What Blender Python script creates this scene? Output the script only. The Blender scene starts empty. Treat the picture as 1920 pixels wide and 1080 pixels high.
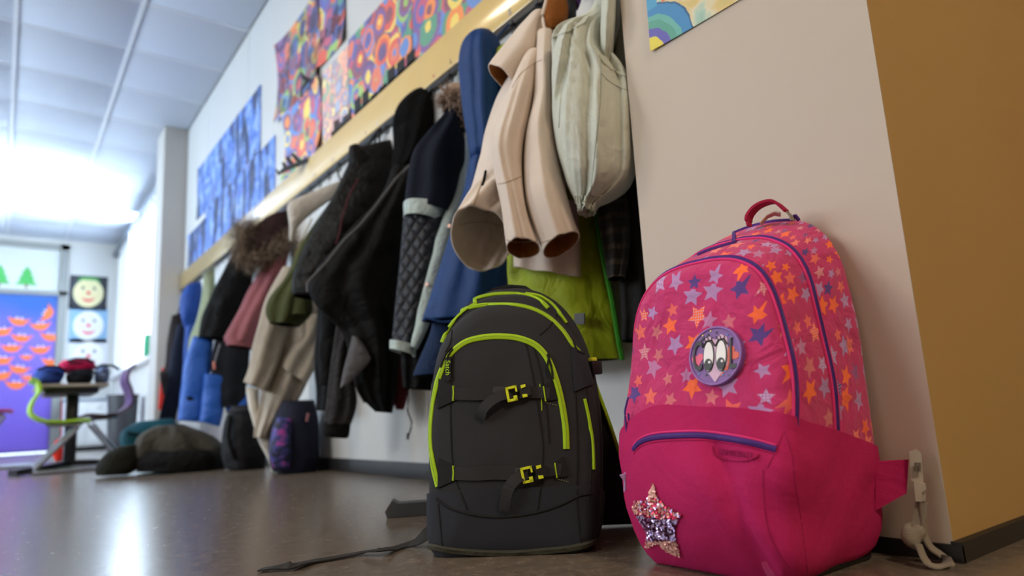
import bpy, bmesh, math, random
from mathutils import Vector, Matrix, noise
from mathutils.bvhtree import BVHTree

S = bpy.context.scene
C = S.collection
PI = math.pi

# ------------------------------------------------------------------ camera
FPX = 1280.0                      # focal length in pixels of a 1920 px wide frame
EYE = Vector((0.0, 0.0, 0.225))


def _vp(x, y):
    return Vector(((x - 960) / FPX, -(y - 540) / FPX, -1.0)).normalized()


_cy = _vp(0, 822)                 # corridor direction (+Y) seen by the camera
_cx = _vp(2700, 676)              # direction across the corridor (+X)
_cx = (_cx - _cx.dot(_cy) * _cy).normalized()
_cz = _cx.cross(_cy)
ROT = Matrix((_cx, _cy, _cz))     # camera axes -> world axes
cam_data = bpy.data.cameras.new('camera')
cam = bpy.data.objects.new('camera', cam_data)
C.objects.link(cam)
cam.matrix_world = Matrix.Translation(EYE) @ ROT.to_4x4()
cam_data.sensor_width = 36.0
cam_data.lens = FPX * 36.0 / 1920.0
cam_data.clip_start = 0.02
cam_data.dof.use_dof = True
cam_data.dof.focus_distance = 1.10
cam_data.dof.aperture_fstop = 2.6
S.camera = cam

# ------------------------------------------------------------------ world, exposure, daylight
S.view_settings.view_transform = 'Standard'
S.view_settings.look = 'None'
S.view_settings.gamma = 1.0
S.view_settings.use_curve_mapping = False
S.view_settings.exposure = -0.08
world = bpy.data.worlds.new('world')
S.world = world
world.use_nodes = True
wb = world.node_tree.nodes['Background']
wb.inputs[0].default_value = (0.72, 0.86, 1.0, 1)
wb.inputs[1].default_value = 3.2


def area(name, loc, direction, sx, sy, power, col, spread=PI):
    d = bpy.data.lights.new(name, 'AREA')
    d.shape = 'RECTANGLE'
    d.size, d.size_y, d.energy, d.color = sx, sy, power, col
    d.spread = spread
    o = bpy.data.objects.new(name, d)
    C.objects.link(o)
    o.location = loc
    o.rotation_euler = Vector(direction).to_track_quat('-Z', 'Y').to_euler()
    return o


# daylight standing in the openings of the windows (built below)
area('daylight_far_windows', (1.42, 9.07, 1.85), (-1, -0.10, -0.10), 1.75, 4.0, 3600, (0.68, 0.84, 1.0))
area('daylight_left_windows', (-3.74, 2.0, 1.75), (1, 0, -0.06), 1.5, 1.9, 105, (1.0, 0.96, 0.91))
area('daylight_left_windows', (-3.74, 4.6, 1.75), (1, 0, -0.06), 1.5, 1.9, 95, (0.80, 0.90, 1.0))
area('daylight_left_windows', (-3.74, 7.2, 1.75), (1, 0, -0.06), 1.5, 1.9, 400, (0.66, 0.83, 1.0))


# ------------------------------------------------------------------ pixel helpers (photograph 1920 x 1080)
def ray(px, py):
    return (ROT @ Vector(((px - 960) / FPX, -(py - 540) / FPX, -1.0))).normalized()


def on_x(px, py, X):
    d = ray(px, py)
    return EYE + d * ((X - EYE.x) / d.x)


def on_y(px, py, Y):
    d = ray(px, py)
    return EYE + d * ((Y - EYE.y) / d.y)


def on_z(px, py, Z=0.0):
    d = ray(px, py)
    return EYE + d * ((Z - EYE.z) / d.z)


class Frame:
    """upright plane at the real place of a thing, facing the viewer's side of the corridor"""

    def __init__(s, px, py, X=None, at=None, yaw=0.0):
        s.A = on_x(px, py, X) if at is None else Vector(at)
        h = s.A - EYE
        s.h = Vector((h.x, h.y, 0)).normalized().lerp(Vector((1, 0, 0)), yaw).normalized()

    def P(s, px, py, dd=0.0):
        d = ray(px, py)
        t = ((s.A - EYE).dot(s.h) + dd) / d.dot(s.h)
        return EYE + d * t


# ------------------------------------------------------------------ materials
def lin(h):
    h = h.lstrip('#')
    c = [int(h[i:i + 2], 16) / 255 for i in (0, 2, 4)]
    return tuple(((v / 12.92) if v <= .04045 else ((v + .055) / 1.055) ** 2.4) for v in c) + (1,)


MATS = {}


def new_mat(name):
    m = bpy.data.materials.new(name)
    m.use_nodes = True
    nt = m.node_tree
    return m, nt, nt.nodes['Principled BSDF']


def nd(nt, kind, **kw):
    n = nt.nodes.new(kind)
    for k, v in kw.items():
        if k in n.inputs:
            n.inputs[k].default_value = v
        else:
            setattr(n, k, v)
    return n


def mixrgb(nt, a, b, fac, mode='MIX'):
    n = nt.nodes.new('ShaderNodeMix')
    n.data_type = 'RGBA'
    n.blend_type = mode
    for sock, v in ((n.inputs[0], fac), (n.inputs[6], a), (n.inputs[7], b)):
        if hasattr(v, 'links'):
            nt.links.new(v, sock)
        else:
            sock.default_value = v
    return n.outputs[2]


def mth(nt, op, a, b=0.0, c=0.0):
    n = nt.nodes.new('ShaderNodeMath')
    n.operation = op
    for i, v in enumerate((a, b, c)):
        if hasattr(v, 'links'):
            nt.links.new(v, n.inputs[i])
        elif i < len(n.inputs):
            n.inputs[i].default_value = v
    return n.outputs[0]


def fabric(name, hexc, rough=.85, wr=.35, wscale=14, weave=.25, vscale=500, var=.12, sheen=.15, spec=.25, second=None, coat=0):
    """cloth: slow colour variation, broad wrinkles and a fine weave as relief"""
    if name in MATS:
        return MATS[name]
    m, nt, b = new_mat(name)
    tc = nd(nt, 'ShaderNodeTexCoord')
    n1 = nd(nt, 'ShaderNodeTexNoise', Scale=22.0, Detail=4.0)
    nt.links.new(tc.outputs['Object'], n1.inputs['Vector'])
    c = lin(hexc)
    dark = tuple(v * (1 - var) for v in c[:3]) + (1,)
    lite = tuple(min(1, v * (1 + var)) for v in c[:3]) + (1,)
    if second:
        dark = lin(second)
    nt.links.new(mixrgb(nt, dark, lite, n1.outputs[0]), b.inputs['Base Color'])
    n2 = nd(nt, 'ShaderNodeTexNoise', Scale=float(wscale), Detail=3.0, Distortion=1.2)
    nt.links.new(tc.outputs['Object'], n2.inputs['Vector'])
    n3 = nd(nt, 'ShaderNodeTexNoise', Scale=float(vscale), Detail=2.0)
    nt.links.new(tc.outputs['Object'], n3.inputs['Vector'])
    b1 = nd(nt, 'ShaderNodeBump', Strength=wr, Distance=.03)
    nt.links.new(n2.outputs[0], b1.inputs['Height'])
    b2 = nd(nt, 'ShaderNodeBump', Strength=weave, Distance=.0015)
    nt.links.new(n3.outputs[0], b2.inputs['Height'])
    nt.links.new(b1.outputs[0], b2.inputs['Normal'])
    nt.links.new(b2.outputs[0], b.inputs['Normal'])
    b.inputs['Roughness'].default_value = rough
    b.inputs['Sheen Weight'].default_value = sheen * min(1.0, (c[0] + c[1] + c[2]) * 2.5)
    b.inputs['Sheen Tint'].default_value = lite
    b.inputs['Specular IOR Level'].default_value = spec
    b.inputs['Coat Weight'].default_value = coat
    MATS[name] = m
    return m


def plain(name, hexc, rough=.5, metal=0, spec=.5, noise_amt=.06, nscale=40, bump=0.0, emit=0):
    if name in MATS:
        return MATS[name]
    m, nt, b = new_mat(name)
    tc = nd(nt, 'ShaderNodeTexCoord')
    n1 = nd(nt, 'ShaderNodeTexNoise', Scale=float(nscale), Detail=5.0)
    nt.links.new(tc.outputs['Object'], n1.inputs['Vector'])
    c = lin(hexc)
    d = tuple(v * (1 - noise_amt) for v in c[:3]) + (1,)
    l = tuple(min(1, v * (1 + noise_amt)) for v in c[:3]) + (1,)
    nt.links.new(mixrgb(nt, d, l, n1.outputs[0]), b.inputs['Base Color'])
    b.inputs['Roughness'].default_value = rough
    b.inputs['Metallic'].default_value = metal
    b.inputs['Specular IOR Level'].default_value = spec
    if bump:
        bn = nd(nt, 'ShaderNodeBump', Strength=bump, Distance=.004)
        nt.links.new(n1.outputs[0], bn.inputs['Height'])
        nt.links.new(bn.outputs[0], b.inputs['Normal'])
    if emit:
        b.inputs['Emission Color'].default_value = c
        b.inputs['Emission Strength'].default_value = emit
    MATS[name] = m
    return m


# ------------------------------------------------------------------ mesh helpers
def link_mesh(name, verts, faces, mats, parent=None, smooth=True, midx=None, auto=None):
    me = bpy.data.meshes.new(name)
    me.from_pydata([tuple(v) for v in verts], [], faces)
    if not isinstance(mats, (list, tuple)):
        mats = [mats]
    for m in mats:
        me.materials.append(m)
    if midx:
        me.polygons.foreach_set('material_index', midx)
    bm = bmesh.new()
    bm.from_mesh(me)
    bmesh.ops.recalc_face_normals(bm, faces=bm.faces)
    if smooth:
        for f in bm.faces:
            f.smooth = True
        if auto:
            a = math.radians(auto)
            for e in bm.edges:
                if len(e.link_faces) == 2 and e.calc_face_angle(0) > a:
                    e.smooth = False
    bm.to_mesh(me)
    bm.free()
    o = bpy.data.objects.new(name, me)
    C.objects.link(o)
    put(o, parent)
    return o


def put(o, parent):
    if parent is not None:
        o.parent = parent
        o.matrix_parent_inverse = Matrix.Translation(-Vector(parent.get('base', (0, 0, 0))))
    return o


def tag(o, label, cat, group=None):
    o['label'] = label
    o['category'] = cat
    if group:
        o['group'] = group
    return o


def structure(o, label=None):
    o['kind'] = 'structure'
    if label:
        o['label'] = label
    return o


def thing(name, label, cat, base, group=None):
    o = bpy.data.objects.new(name, None)
    C.objects.link(o)
    o.empty_display_size = .05
    o.location = base
    o['base'] = tuple(base)
    return tag(o, label, cat, group)


class MB:
    """collects simple shapes for ONE mesh"""

    def __init__(s):
        s.v, s.f = [], []

    def add(s, v, f):
        k = len(s.v)
        s.v += [Vector(p) for p in v]
        s.f += [tuple(i + k for i in q) for q in f]
        return s

    def box(s, lo, hi, bev=0.0):
        x0, y0, z0 = lo
        x1, y1, z1 = hi
        if bev <= 0:
            v = [(x, y, z) for z in (z0, z1) for y in (y0, y1) for x in (x0, x1)]
            f = [(0, 1, 3, 2), (4, 6, 7, 5), (0, 4, 5, 1), (1, 5, 7, 3), (3, 7, 6, 2), (2, 6, 4, 0)]
            return s.add(v, f)
        bm = bmesh.new()
        bmesh.ops.create_cube(bm, size=1)
        for p in bm.verts:
            p.co = Vector(((x0 + x1) / 2 + p.co.x * (x1 - x0), (y0 + y1) / 2 + p.co.y * (y1 - y0), (z0 + z1) / 2 + p.co.z * (z1 - z0)))
        bmesh.ops.bevel(bm, geom=list(bm.edges), offset=bev, segments=2, profile=.5, affect='EDGES')
        bm.verts.index_update()
        v = [p.co.copy() for p in bm.verts]
        f = [tuple(q.index for q in fc.verts) for fc in bm.faces]
        bm.free()
        return s.add(v, f)

    def sweep(s, pts, prof, up=Vector((0, 0, 1)), closed=False, normals=None, caps=True, scale=None):
        """profile [(side, normal)] swept along pts"""
        n = len(pts)
        m = len(prof)
        v, f = [], []
        for i, p in enumerate(pts):
            a = pts[(i - 1) % n] if (closed or i > 0) else pts[0]
            b = pts[(i + 1) % n] if (closed or i < n - 1) else pts[-1]
            t = (Vector(b) - Vector(a)).normalized()
            nn = Vector(normals[i]) if normals else up
            side = t.cross(nn)
            if side.length < 1e-6:
                side = t.orthogonal()
            side.normalize()
            nn = side.cross(t).normalized()
            k = scale[i] if scale else 1.0
            for (sx, sy) in prof:
                v.append(Vector(p) + side * sx * k + nn * sy * k)
        for i in range(n if closed else n - 1):
            j = (i + 1) % n
            for q in range(m):
                r = (q + 1) % m
                f.append((i * m + q, i * m + r, j * m + r, j * m + q))
        if caps and not closed:
            f.append(tuple(range(m)))
            f.append(tuple((n - 1) * m + q for q in reversed(range(m))))
        return s.add(v, f)

    def tube(s, pts, r, seg=8, closed=False, caps=True, scale=None, up=Vector((0, 0, 1))):
        prof = [(r * math.cos(2 * PI * k / seg), r * math.sin(2 * PI * k / seg)) for k in range(seg)]
        return s.sweep(pts, prof, closed=closed, caps=caps, scale=scale, up=up)

    def prism(s, poly, o, ex, ey, en, depth):
        """flat outline poly [(x, y)] in plane (o, ex, ey), thickness along en"""
        n = len(poly)
        o, ex, ey, en = Vector(o), Vector(ex), Vector(ey), Vector(en)
        v = [o + ex * x + ey * y for x, y in poly] + [o + ex * x + ey * y + en * depth for x, y in poly]
        f = [tuple(range(n))[::-1], tuple(range(n, 2 * n))]
        f += [(i, (i + 1) % n, n + (i + 1) % n, n + i) for i in range(n)]
        return s.add(v, f)

    def build(s, name, mats, parent=None, smooth=True, auto=40):
        return link_mesh(name, s.v, s.f, mats, parent, smooth, auto=auto)


def cat_rom(vals, n, closed=False):
    """Catmull-Rom resampling of a list of equal-length tuples"""
    k = len(vals)
    out = []
    tot = k if closed else k - 1
    for i in range(n):
        t = i / (n if closed else n - 1) * tot
        a = min(int(t), tot - 1)
        u = t - a
        g = [vals[(a + d) % k] if closed else vals[min(max(a + d, 0), k - 1)] for d in (-1, 0, 1, 2)]
        out.append(tuple(.5 * (2 * q1 + (q2 - q0) * u + (2 * q0 - 5 * q1 + 4 * q2 - q3) * u * u + (3 * q1 - q0 - 3 * q2 + q3) * u ** 3)
                         for q0, q1, q2, q3 in zip(*g)))
    return out


def even(pts, n):
    """resample a polyline evenly by length"""
    pts = [Vector(p) for p in pts]
    d = [0.0]
    for a, b in zip(pts, pts[1:]):
        d.append(d[-1] + (b - a).length)
    out = []
    j = 0
    for i in range(n):
        t = d[-1] * i / (n - 1)
        while j < len(d) - 2 and d[j + 1] < t:
            j += 1
        u = 0 if d[j + 1] == d[j] else (t - d[j]) / (d[j + 1] - d[j])
        out.append(pts[j].lerp(pts[j + 1], u))
    return out


def smooth01(x):
    x = min(1, max(0, x))
    return x * x * (3 - 2 * x)


def text_mesh(txt, size, extrude, name, mat, mtx, parent, shear=0.0, offset=0.0):
    cu = bpy.data.curves.new(name, 'FONT')
    cu.body = txt
    cu.size = size
    cu.extrude = extrude
    cu.shear = shear
    cu.offset = offset
    cu.align_x = 'CENTER'
    cu.align_y = 'CENTER'
    cu.resolution_u = 3
    t = bpy.data.objects.new(name, cu)
    C.objects.link(t)
    dg = bpy.context.evaluated_depsgraph_get()
    me = bpy.data.meshes.new_from_object(t.evaluated_get(dg))
    bpy.data.objects.remove(t)
    me.transform(mtx)
    me.materials.clear()
    me.materials.append(mat)
    o = bpy.data.objects.new(name, me)
    C.objects.link(o)
    put(o, parent)
    return o


def axes(o, ex, ey, en):
    ex, ey, en = Vector(ex), Vector(ey), Vector(en)
    m = Matrix((ex, ey, en)).transposed().to_4x4()
    m.translation = Vector(o)
    return m

# ================================================================== SETTING
W = 1.25          # coat wall
CE = 2.97         # ceiling height
PXF, PY0, PY1 = 1.015, 0.422, 0.912      # near wall pier
FAR = 11.4
LEFT, BACK, RIGHT = -3.5, -3.0, 2.6

M_wall = plain('white_wall_paint', 'd9d9d6', .62, nscale=3, noise_amt=.03)
M_panel = plain('white_wall_panel', 'c6c8c8', .42, nscale=3, noise_amt=.02)
M_pier = plain('beige_wall_paint', 'c3b7aa', .6, nscale=4, noise_amt=.03, bump=.02)
M_ochre = plain('ochre_end_face', 'b3925a', .62, nscale=4, noise_amt=.04, bump=.02)  # pier's end face, coloured more ochre than its long face
M_base = plain('black_baseboard', '17171a', .5)
M_tile = plain('ceiling_tile', 'c2cad8', .9, nscale=160, noise_amt=.10, bump=.5)
M_tbar = plain('ceiling_grid', 'd9dde4', .5)
M_frame = plain('grey_frame', '8d8f8c', .5)
M_white = plain('white_gloss', 'e8e9ea', .35)


def floor_mat():
    m, nt, b = new_mat('linoleum')
    tc = nd(nt, 'ShaderNodeTexCoord')
    big = nd(nt, 'ShaderNodeTexNoise', Scale=2.2, Detail=4.0)
    mid = nd(nt, 'ShaderNodeTexNoise', Scale=38.0, Detail=6.0, Roughness=.7)
    fine = nd(nt, 'ShaderNodeTexNoise', Scale=260.0, Detail=3.0)
    for n in (big, mid, fine):
        nt.links.new(tc.outputs['Object'], n.inputs['Vector'])
    r = nd(nt, 'ShaderNodeValToRGB')
    r.color_ramp.elements[0].position, r.color_ramp.elements[1].position = .32, .70
    r.color_ramp.elements[0].color, r.color_ramp.elements[1].color = lin('51473d'), lin('7f7265')
    nt.links.new(mid.outputs[0], r.inputs[0])
    c = mixrgb(nt, r.outputs[0], lin('6b6257'), mth(nt, 'MULTIPLY', big.outputs[0], .6))
    sp = mth(nt, 'GREATER_THAN', fine.outputs[0], .72)
    c = mixrgb(nt, c, lin('a39a8e'), mth(nt, 'MULTIPLY', sp, .35))
    nt.links.new(c, b.inputs['Base Color'])
    rr = mth(nt, 'MULTIPLY_ADD', mid.outputs[0], .16, .17)
    nt.links.new(rr, b.inputs['Roughness'])
    b.inputs['Specular IOR Level'].default_value = .55
    bp = nd(nt, 'ShaderNodeBump', Strength=.06, Distance=.003)
    nt.links.new(mid.outputs[0], bp.inputs['Height'])
    nt.links.new(bp.outputs[0], b.inputs['Normal'])
    return m


structure(MB().box((LEFT - .2, BACK - .2, -.1), (RIGHT + .2, FAR + .2, 0)).build('floor', floor_mat(), smooth=False), 'worn grey brown linoleum floor')
ceil = structure(MB().box((LEFT - .2, BACK - .2, CE + .03), (RIGHT + .2, FAR + .2, CE + .13)).build('ceiling', M_tile, smooth=False), 'suspended ceiling of white mineral tiles')

# ceiling tiles: one mesh, copied
T = .67
tile_me = None
x_lines = [W - T * k for k in range(0, 8)]
y0 = 5.28 - T * 12
rows = 22
for i in range(7):
    for j in range(rows):
        cx, cy = W - T * (i + .5), y0 + T * (j + .5)
        if (i == 3 and j in (4, 8)) or (i == 1 and j == 1):
            continue
        if tile_me is None:
            t0 = MB().box((-T / 2 + .012, -T / 2 + .008, 0), (T / 2 - .012, T / 2 - .008, .03), .004).build('ceiling_tile', M_tile, ceil, auto=30)
            tile_me = t0.data
        else:
            t0 = bpy.data.objects.new('ceiling_tile', tile_me)
            C.objects.link(t0)
            t0.parent = ceil
        t0.location = (cx, cy, CE + .002)
for x in x_lines[1:]:
    MB().box((x - .013, BACK, CE - .004), (x + .013, FAR, CE + .03)).build('grid_rail', M_tbar, ceil, smooth=False)
for j in range(rows + 1):
    y = y0 + T * j
    MB().box((W - T * 7, y - .007, CE), (W, y + .007, CE + .03)).build('grid_rail', M_tbar, ceil, smooth=False)
M_lamp = plain('light_panel_diffuser', 'fff0d8', .6, emit=3.0)
for i_, j in ((3, 4), (3, 8), (1, 1)):  # the panel behind the viewer is added, unseen, to brighten the pier's end face
    cx, cy = W - T * (i_ + .5), y0 + T * (j + .5)
    lp = thing('ceiling_light', {4: 'square warm ceiling light panel overhead', 8: 'square warm ceiling light panel beside the coat rack', 1: 'added unseen warm ceiling light panel behind the viewer, brightening the pier end'}[j], 'ceiling light', (cx, cy, CE), 'ceiling light panels')
    MB().box((cx - T / 2 + .012, cy - T / 2 + .01, CE + .002), (cx + T / 2 - .012, cy + T / 2 - .01, CE + .03)).build('frame', M_white, lp, smooth=False)
    MB().box((cx - T / 2 + .04, cy - T / 2 + .04, CE - .006), (cx + T / 2 - .04, cy + T / 2 - .04, CE + .001)).build('diffuser', M_lamp, lp, smooth=False)
    area('ceiling_light_glow', (cx, cy, CE - .02), (0, 0, -1), .56, .56, {1: 62, 4: 8, 8: 36}[j], (1.0, .83, .62))

# ---- walls
wr = structure(MB().box((W, PY1, 0), (W + .2, 6.58, CE + .03)).build('wall_right', M_wall, smooth=False), 'white panelled wall behind the coats')
joints = [PY1, 2.2, 3.4, 4.6, 5.8, 6.58]
for a, b_ in zip(joints, joints[1:]):
    MB().box((W - .008, a + .003, .055), (W, b_ - .003, CE - .004), .0015).build('wall_panel', M_panel, wr, auto=30)
structure(MB().box((W - .02, PY1, 0), (W, 6.58, .055), .003).build('baseboard_right', M_base), 'black baseboard below the coats')
# near pier: beige long face, ochre end face
pier = MB()
pier.box((PXF, PY0, 0), (RIGHT, PY1, CE + .03))
structure(pier.build('wall_pier', M_pier, smooth=False), 'beige wall pier beside the coat rack')
structure(MB().box((PXF + .0012, PY0 - .0006, .026), (RIGHT, PY0, CE)).build('wall_end', M_ochre, smooth=False), 'ochre end face of the wall pier')
structure(MB().box((PXF - .004, PY0 - .012, 0), (RIGHT, PY0 + .001, .026)).box((PXF - .006, PY0 - .012, 0), (PXF + .001, PY1, .022)).build('baseboard_pier', M_base, smooth=False), 'black plinth of the pier')
# scuffs on the corner
# far pilaster, window wall
structure(MB().box((1.045, 6.58, 0), (W + .2, 6.95, CE + .03), .004).build('wall_pilaster', plain('pilaster_paint', 'b9b6b1', .6)), 'pale grey pilaster at the far end of the coats')
WZ0, WZ1, WY0, WY1 = .98, 2.72, 7.05, 11.1
ww = MB()
ww.box((W, 6.95, 0), (W + .06, FAR, WZ0)).box((W, 6.95, WZ1), (W + .06, FAR, CE + .03))
ww.box((W, 6.95, WZ0), (W + .06, WY0, WZ1)).box((W, WY1, WZ0), (W + .06, FAR, WZ1))
structure(ww.build('wall_window', M_wall, smooth=False), 'white wall around the far windows')


def glass_mat():
    m = bpy.data.materials.new('window_glass')
    m.use_nodes = True
    nt = m.node_tree
    nt.nodes.clear()
    out = nt.nodes.new('ShaderNodeOutputMaterial')
    tr = nt.nodes.new('ShaderNodeBsdfTransparent')
    gl = nd(nt, 'ShaderNodeBsdfGlossy', Roughness=.02)
    fr = nd(nt, 'ShaderNodeFresnel', IOR=1.45)
    mx = nt.nodes.new('ShaderNodeMixShader')
    nt.links.new(fr.outputs[0], mx.inputs[0])
    nt.links.new(tr.outputs[0], mx.inputs[1])
    nt.links.new(gl.outputs[0], mx.inputs[2])
    nt.links.new(mx.outputs[0], out.inputs[0])
    return m


M_glass = glass_mat()


def window(name, x, ya, yb, za, zb, n, label):
    w = bpy.data.objects.new(name, None)
    C.objects.link(w)
    w.location = (x, ya, za)
    w['base'] = (x, ya, za)
    structure(w, label)
    fr = MB()
    fr.box((x, ya, za), (x + .06, yb, za + .06)).box((x, ya, zb - .06), (x + .06, yb, zb))
    fr.box((x, ya, za), (x + .06, ya + .06, zb)).box((x, yb - .06, za), (x + .06, yb, zb))
    fr.build('window_frame', M_white, w, smooth=False)
    for k in range(n):
        a = ya + (yb - ya) * k / n
        b = ya + (yb - ya) * (k + 1) / n
        if k:
            MB().box((x, a - .035, za), (x + .06, a + .035, zb)).build('mullion', M_white, w, smooth=False)
        MB().box((x + .025, a + .03, za + .05), (x + .033, b - .03, zb - .05)).build('pane', M_glass, w, smooth=False)
    return w


window('window_1', W + .002, WY0, WY1, WZ0, WZ1, 4, 'bright glazed window band beyond the pilaster')
structure(MB().box((W - .09, WY0 - .1, WZ0 - .04), (W + .1, WY1 + .1, WZ0), .006).build('trim_1', M_white), 'white window sill')
structure(MB().box((W - .07, 6.96, WZ1 + .06), (W, FAR, WZ1 + .12), .004).build('trim_2', plain('curtain_rail', '6c7480', .4)), 'grey curtain rail above the far window')

# sheer curtains drawn across the far windows
def sheer():
    m = bpy.data.materials.new('sheer_curtain')
    m.use_nodes = True
    nt = m.node_tree
    nt.nodes.clear()
    out = nt.nodes.new('ShaderNodeOutputMaterial')
    tl = nd(nt, 'ShaderNodeBsdfTranslucent', Color=(.92, .94, .96, 1))
    df = nd(nt, 'ShaderNodeBsdfDiffuse', Color=(.88, .9, .92, 1))
    tr = nd(nt, 'ShaderNodeBsdfTransparent')
    m1, m2 = nt.nodes.new('ShaderNodeMixShader'), nt.nodes.new('ShaderNodeMixShader')
    m1.inputs[0].default_value, m2.inputs[0].default_value = .35, .25
    nt.links.new(tl.outputs[0], m1.inputs[1])
    nt.links.new(df.outputs[0], m1.inputs[2])
    nt.links.new(m1.outputs[0], m2.inputs[1])
    nt.links.new(tr.outputs[0], m2.inputs[2])
    nt.links.new(m2.outputs[0], out.inputs[0])
    return m


M_sheer = sheer()
for k, (ya_, yb_, lb) in enumerate(((7.08, 8.25, 'white sheer curtain next to the pilaster'), (8.35, 9.6, 'white sheer curtain in the middle of the far window'), (9.7, 11.0, 'white sheer curtain at the far corner of the window'))):
    cu = thing('sheer_curtain', lb, 'curtain', (W - .05, ya_, WZ0), 'sheer curtains at the far window')
    v, f = [], []
    n = 90
    for i in range(n + 1):
        y = ya_ + (yb_ - ya_) * i / n
        d = .016 * math.sin(i * .62) + .006 * math.sin(i * 1.7 + k)
        for z in (WZ0 + .01, 1.5, 2.1, WZ1 + .055):
            v.append((W - .022 + d * .8 * (1.2 - .4 * (z > 2)), y, z))
    for i in range(n):
        for j in range(3):
            f.append((i * 4 + j, i * 4 + j + 1, i * 4 + j + 5, i * 4 + j + 4))
    link_mesh('cloth', v, f, M_sheer, cu)
    MB().box((W - .040, ya_, WZ1 + .05), (W - .004, yb_, WZ1 + .075), .003).build('header_tape', M_white, cu)

# far wall with door panel, transom
fw = MB()
fw.box((.62, FAR, 0), (W + .2, FAR + .2, CE + .03)).box((LEFT - .2, FAR, 0), (-1.25, FAR + .2, CE + .03)).box((-1.25, FAR, 2.88), (.62, FAR + .2, CE + .03))
structure(fw.build('wall_far', M_wall, smooth=False), 'white far wall')
d2 = bpy.data.objects.new('door_1', None)
C.objects.link(d2)
d2.location = (-.3, FAR, 0)
d2['base'] = (-.3, FAR, 0)
structure(d2, 'grey framed double door with white transom at the far end')
f2 = MB()
f2.box((.54, FAR - .03, 0), (.64, FAR + .06, 2.90)).box((-1.27, FAR - .03, 0), (-1.17, FAR + .06, 2.90)).box((-1.27, FAR - .03, 2.82), (.64, FAR + .06, 2.90)).box((-1.27, FAR - .03, 2.16), (.64, FAR + .06, 2.22))
f2.build('door_frame', M_frame, d2, smooth=False)
MB().box((-1.17, FAR + .02, 2.22), (.54, FAR + .05, 2.82)).build('transom_panel', plain('transom_white', 'dfe4e2', .4), d2, smooth=False)
MB().box((-1.17, FAR + .0, .02), (-.32, FAR + .05, 2.16)).build('door_leaf', plain('door_leaf_paint', '5a4c86', .5), d2, smooth=False)
MB().box((-.31, FAR + .0, .02), (.54, FAR + .05, 2.16)).build('door_leaf', MATS['door_leaf_paint'], d2, smooth=False)
structure(MB().box((.64, FAR - .015, 0), (W, FAR, .07)).build('baseboard_far', plain('grey_baseboard', '3c3d42', .5), smooth=False), 'grey baseboard of the far wall')

# rest of the shell behind and beside the viewer
lw = MB()
wins = [(1.05, 2.95), (3.65, 5.55), (6.25, 8.15)]
ys = [BACK - .2] + [v for w_ in wins for v in w_] + [FAR + .2]
for k in range(0, len(ys), 2):
    lw.box((LEFT - .2, ys[k], 0), (LEFT, ys[k + 1], CE + .03))
for a, b_ in wins:
    lw.box((LEFT - .2, a, 0), (LEFT, b_, 1.0)).box((LEFT - .2, a, 2.5), (LEFT, b_, CE + .03))
structure(lw.build('wall_left', plain('cream_wall_paint', 'd8d0c2', .65), smooth=False), 'cream wall with windows left of the hall')
for k, (a, b_) in enumerate(wins):
    window('window_%d' % (k + 2), LEFT - .12, a, b_, 1.0, 2.5, 2, 'two pane %s window in the left wall' % ('nearest', 'middle', 'farthest')[k])
structure(MB().box((LEFT - .2, BACK - .2, 0), (RIGHT + .2, BACK, CE + .03)).build('wall_back', plain('warm_back_wall', 'cdb591', .65), smooth=False), 'warm wall behind the viewer')
structure(MB().box((RIGHT, BACK - .2, 0), (RIGHT + .2, PY0, CE + .03)).build('wall_side', MATS['warm_back_wall'], smooth=False), 'warm side wall of the entrance recess')

# ================================================================== COAT RACK
RX0, RX1 = W - .035, W - .008            # board depth from the wall
RZ0, RZ1 = 1.445, 1.592
M_wood = plain('yellow_varnished_wood', 'd9bb74', .2, nscale=6, noise_amt=.06)
M_black = plain('black_plastic', '101012', .45)
M_steel = plain('hook_metal', 'c9cbcd', .3, metal=.6)
rack = thing('coat_rack', 'long yellow varnished wooden coat rack with hooks on the wall', 'coat rack', (RX1, PY1, RZ0))
M_wood.node_tree.nodes['Principled BSDF'].inputs['Coat Weight'].default_value = 1.0
M_wood.node_tree.nodes['Principled BSDF'].inputs['Coat Roughness'].default_value = .12
MB().box((RX0, PY1 + .005, RZ0), (RX1, 6.57, RZ1), .004).build('rack_board', M_wood, rack)
MB().box((RX0 + .005, PY1 + .01, RZ0 - .022), (RX1, 6.56, RZ0 - .001)).build('hook_rail', M_black, rack, smooth=False)
hook = MB()
hook.sweep([Vector((0, 0, 0)), Vector((-.035, 0, -.004)), Vector((-.045, 0, -.014)), Vector((-.054, 0, -.008)), Vector((-.056, 0, .004))],
           [(-.010, -.003), (.010, -.003), (.010, .003), (-.010, .003)], up=Vector((0, 0, 1)))
hook.sweep([Vector((-.03, 0, -.006)), Vector((-.030, 0, -.04)), Vector((-.040, 0, -.055)), Vector((-.050, 0, -.048))],
           [(-.008, -.003), (.008, -.003), (.008, .003), (-.008, .003)], up=Vector((-1, 0, 0)))
hk_me = None
for k in range(44):
    y = 1.02 + k * .125
    if y > 6.5:
        break
    if hk_me is None:
        h0 = hook.build('hook', M_black, rack)
        hk_me = h0.data
    else:
        h0 = bpy.data.objects.new('hook', hk_me)
        C.objects.link(h0)
        put(h0, rack)
    h0.location = (RX0 + .008, y, RZ0 - .040)
    h0.scale = (.6, .8, .7)
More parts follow.
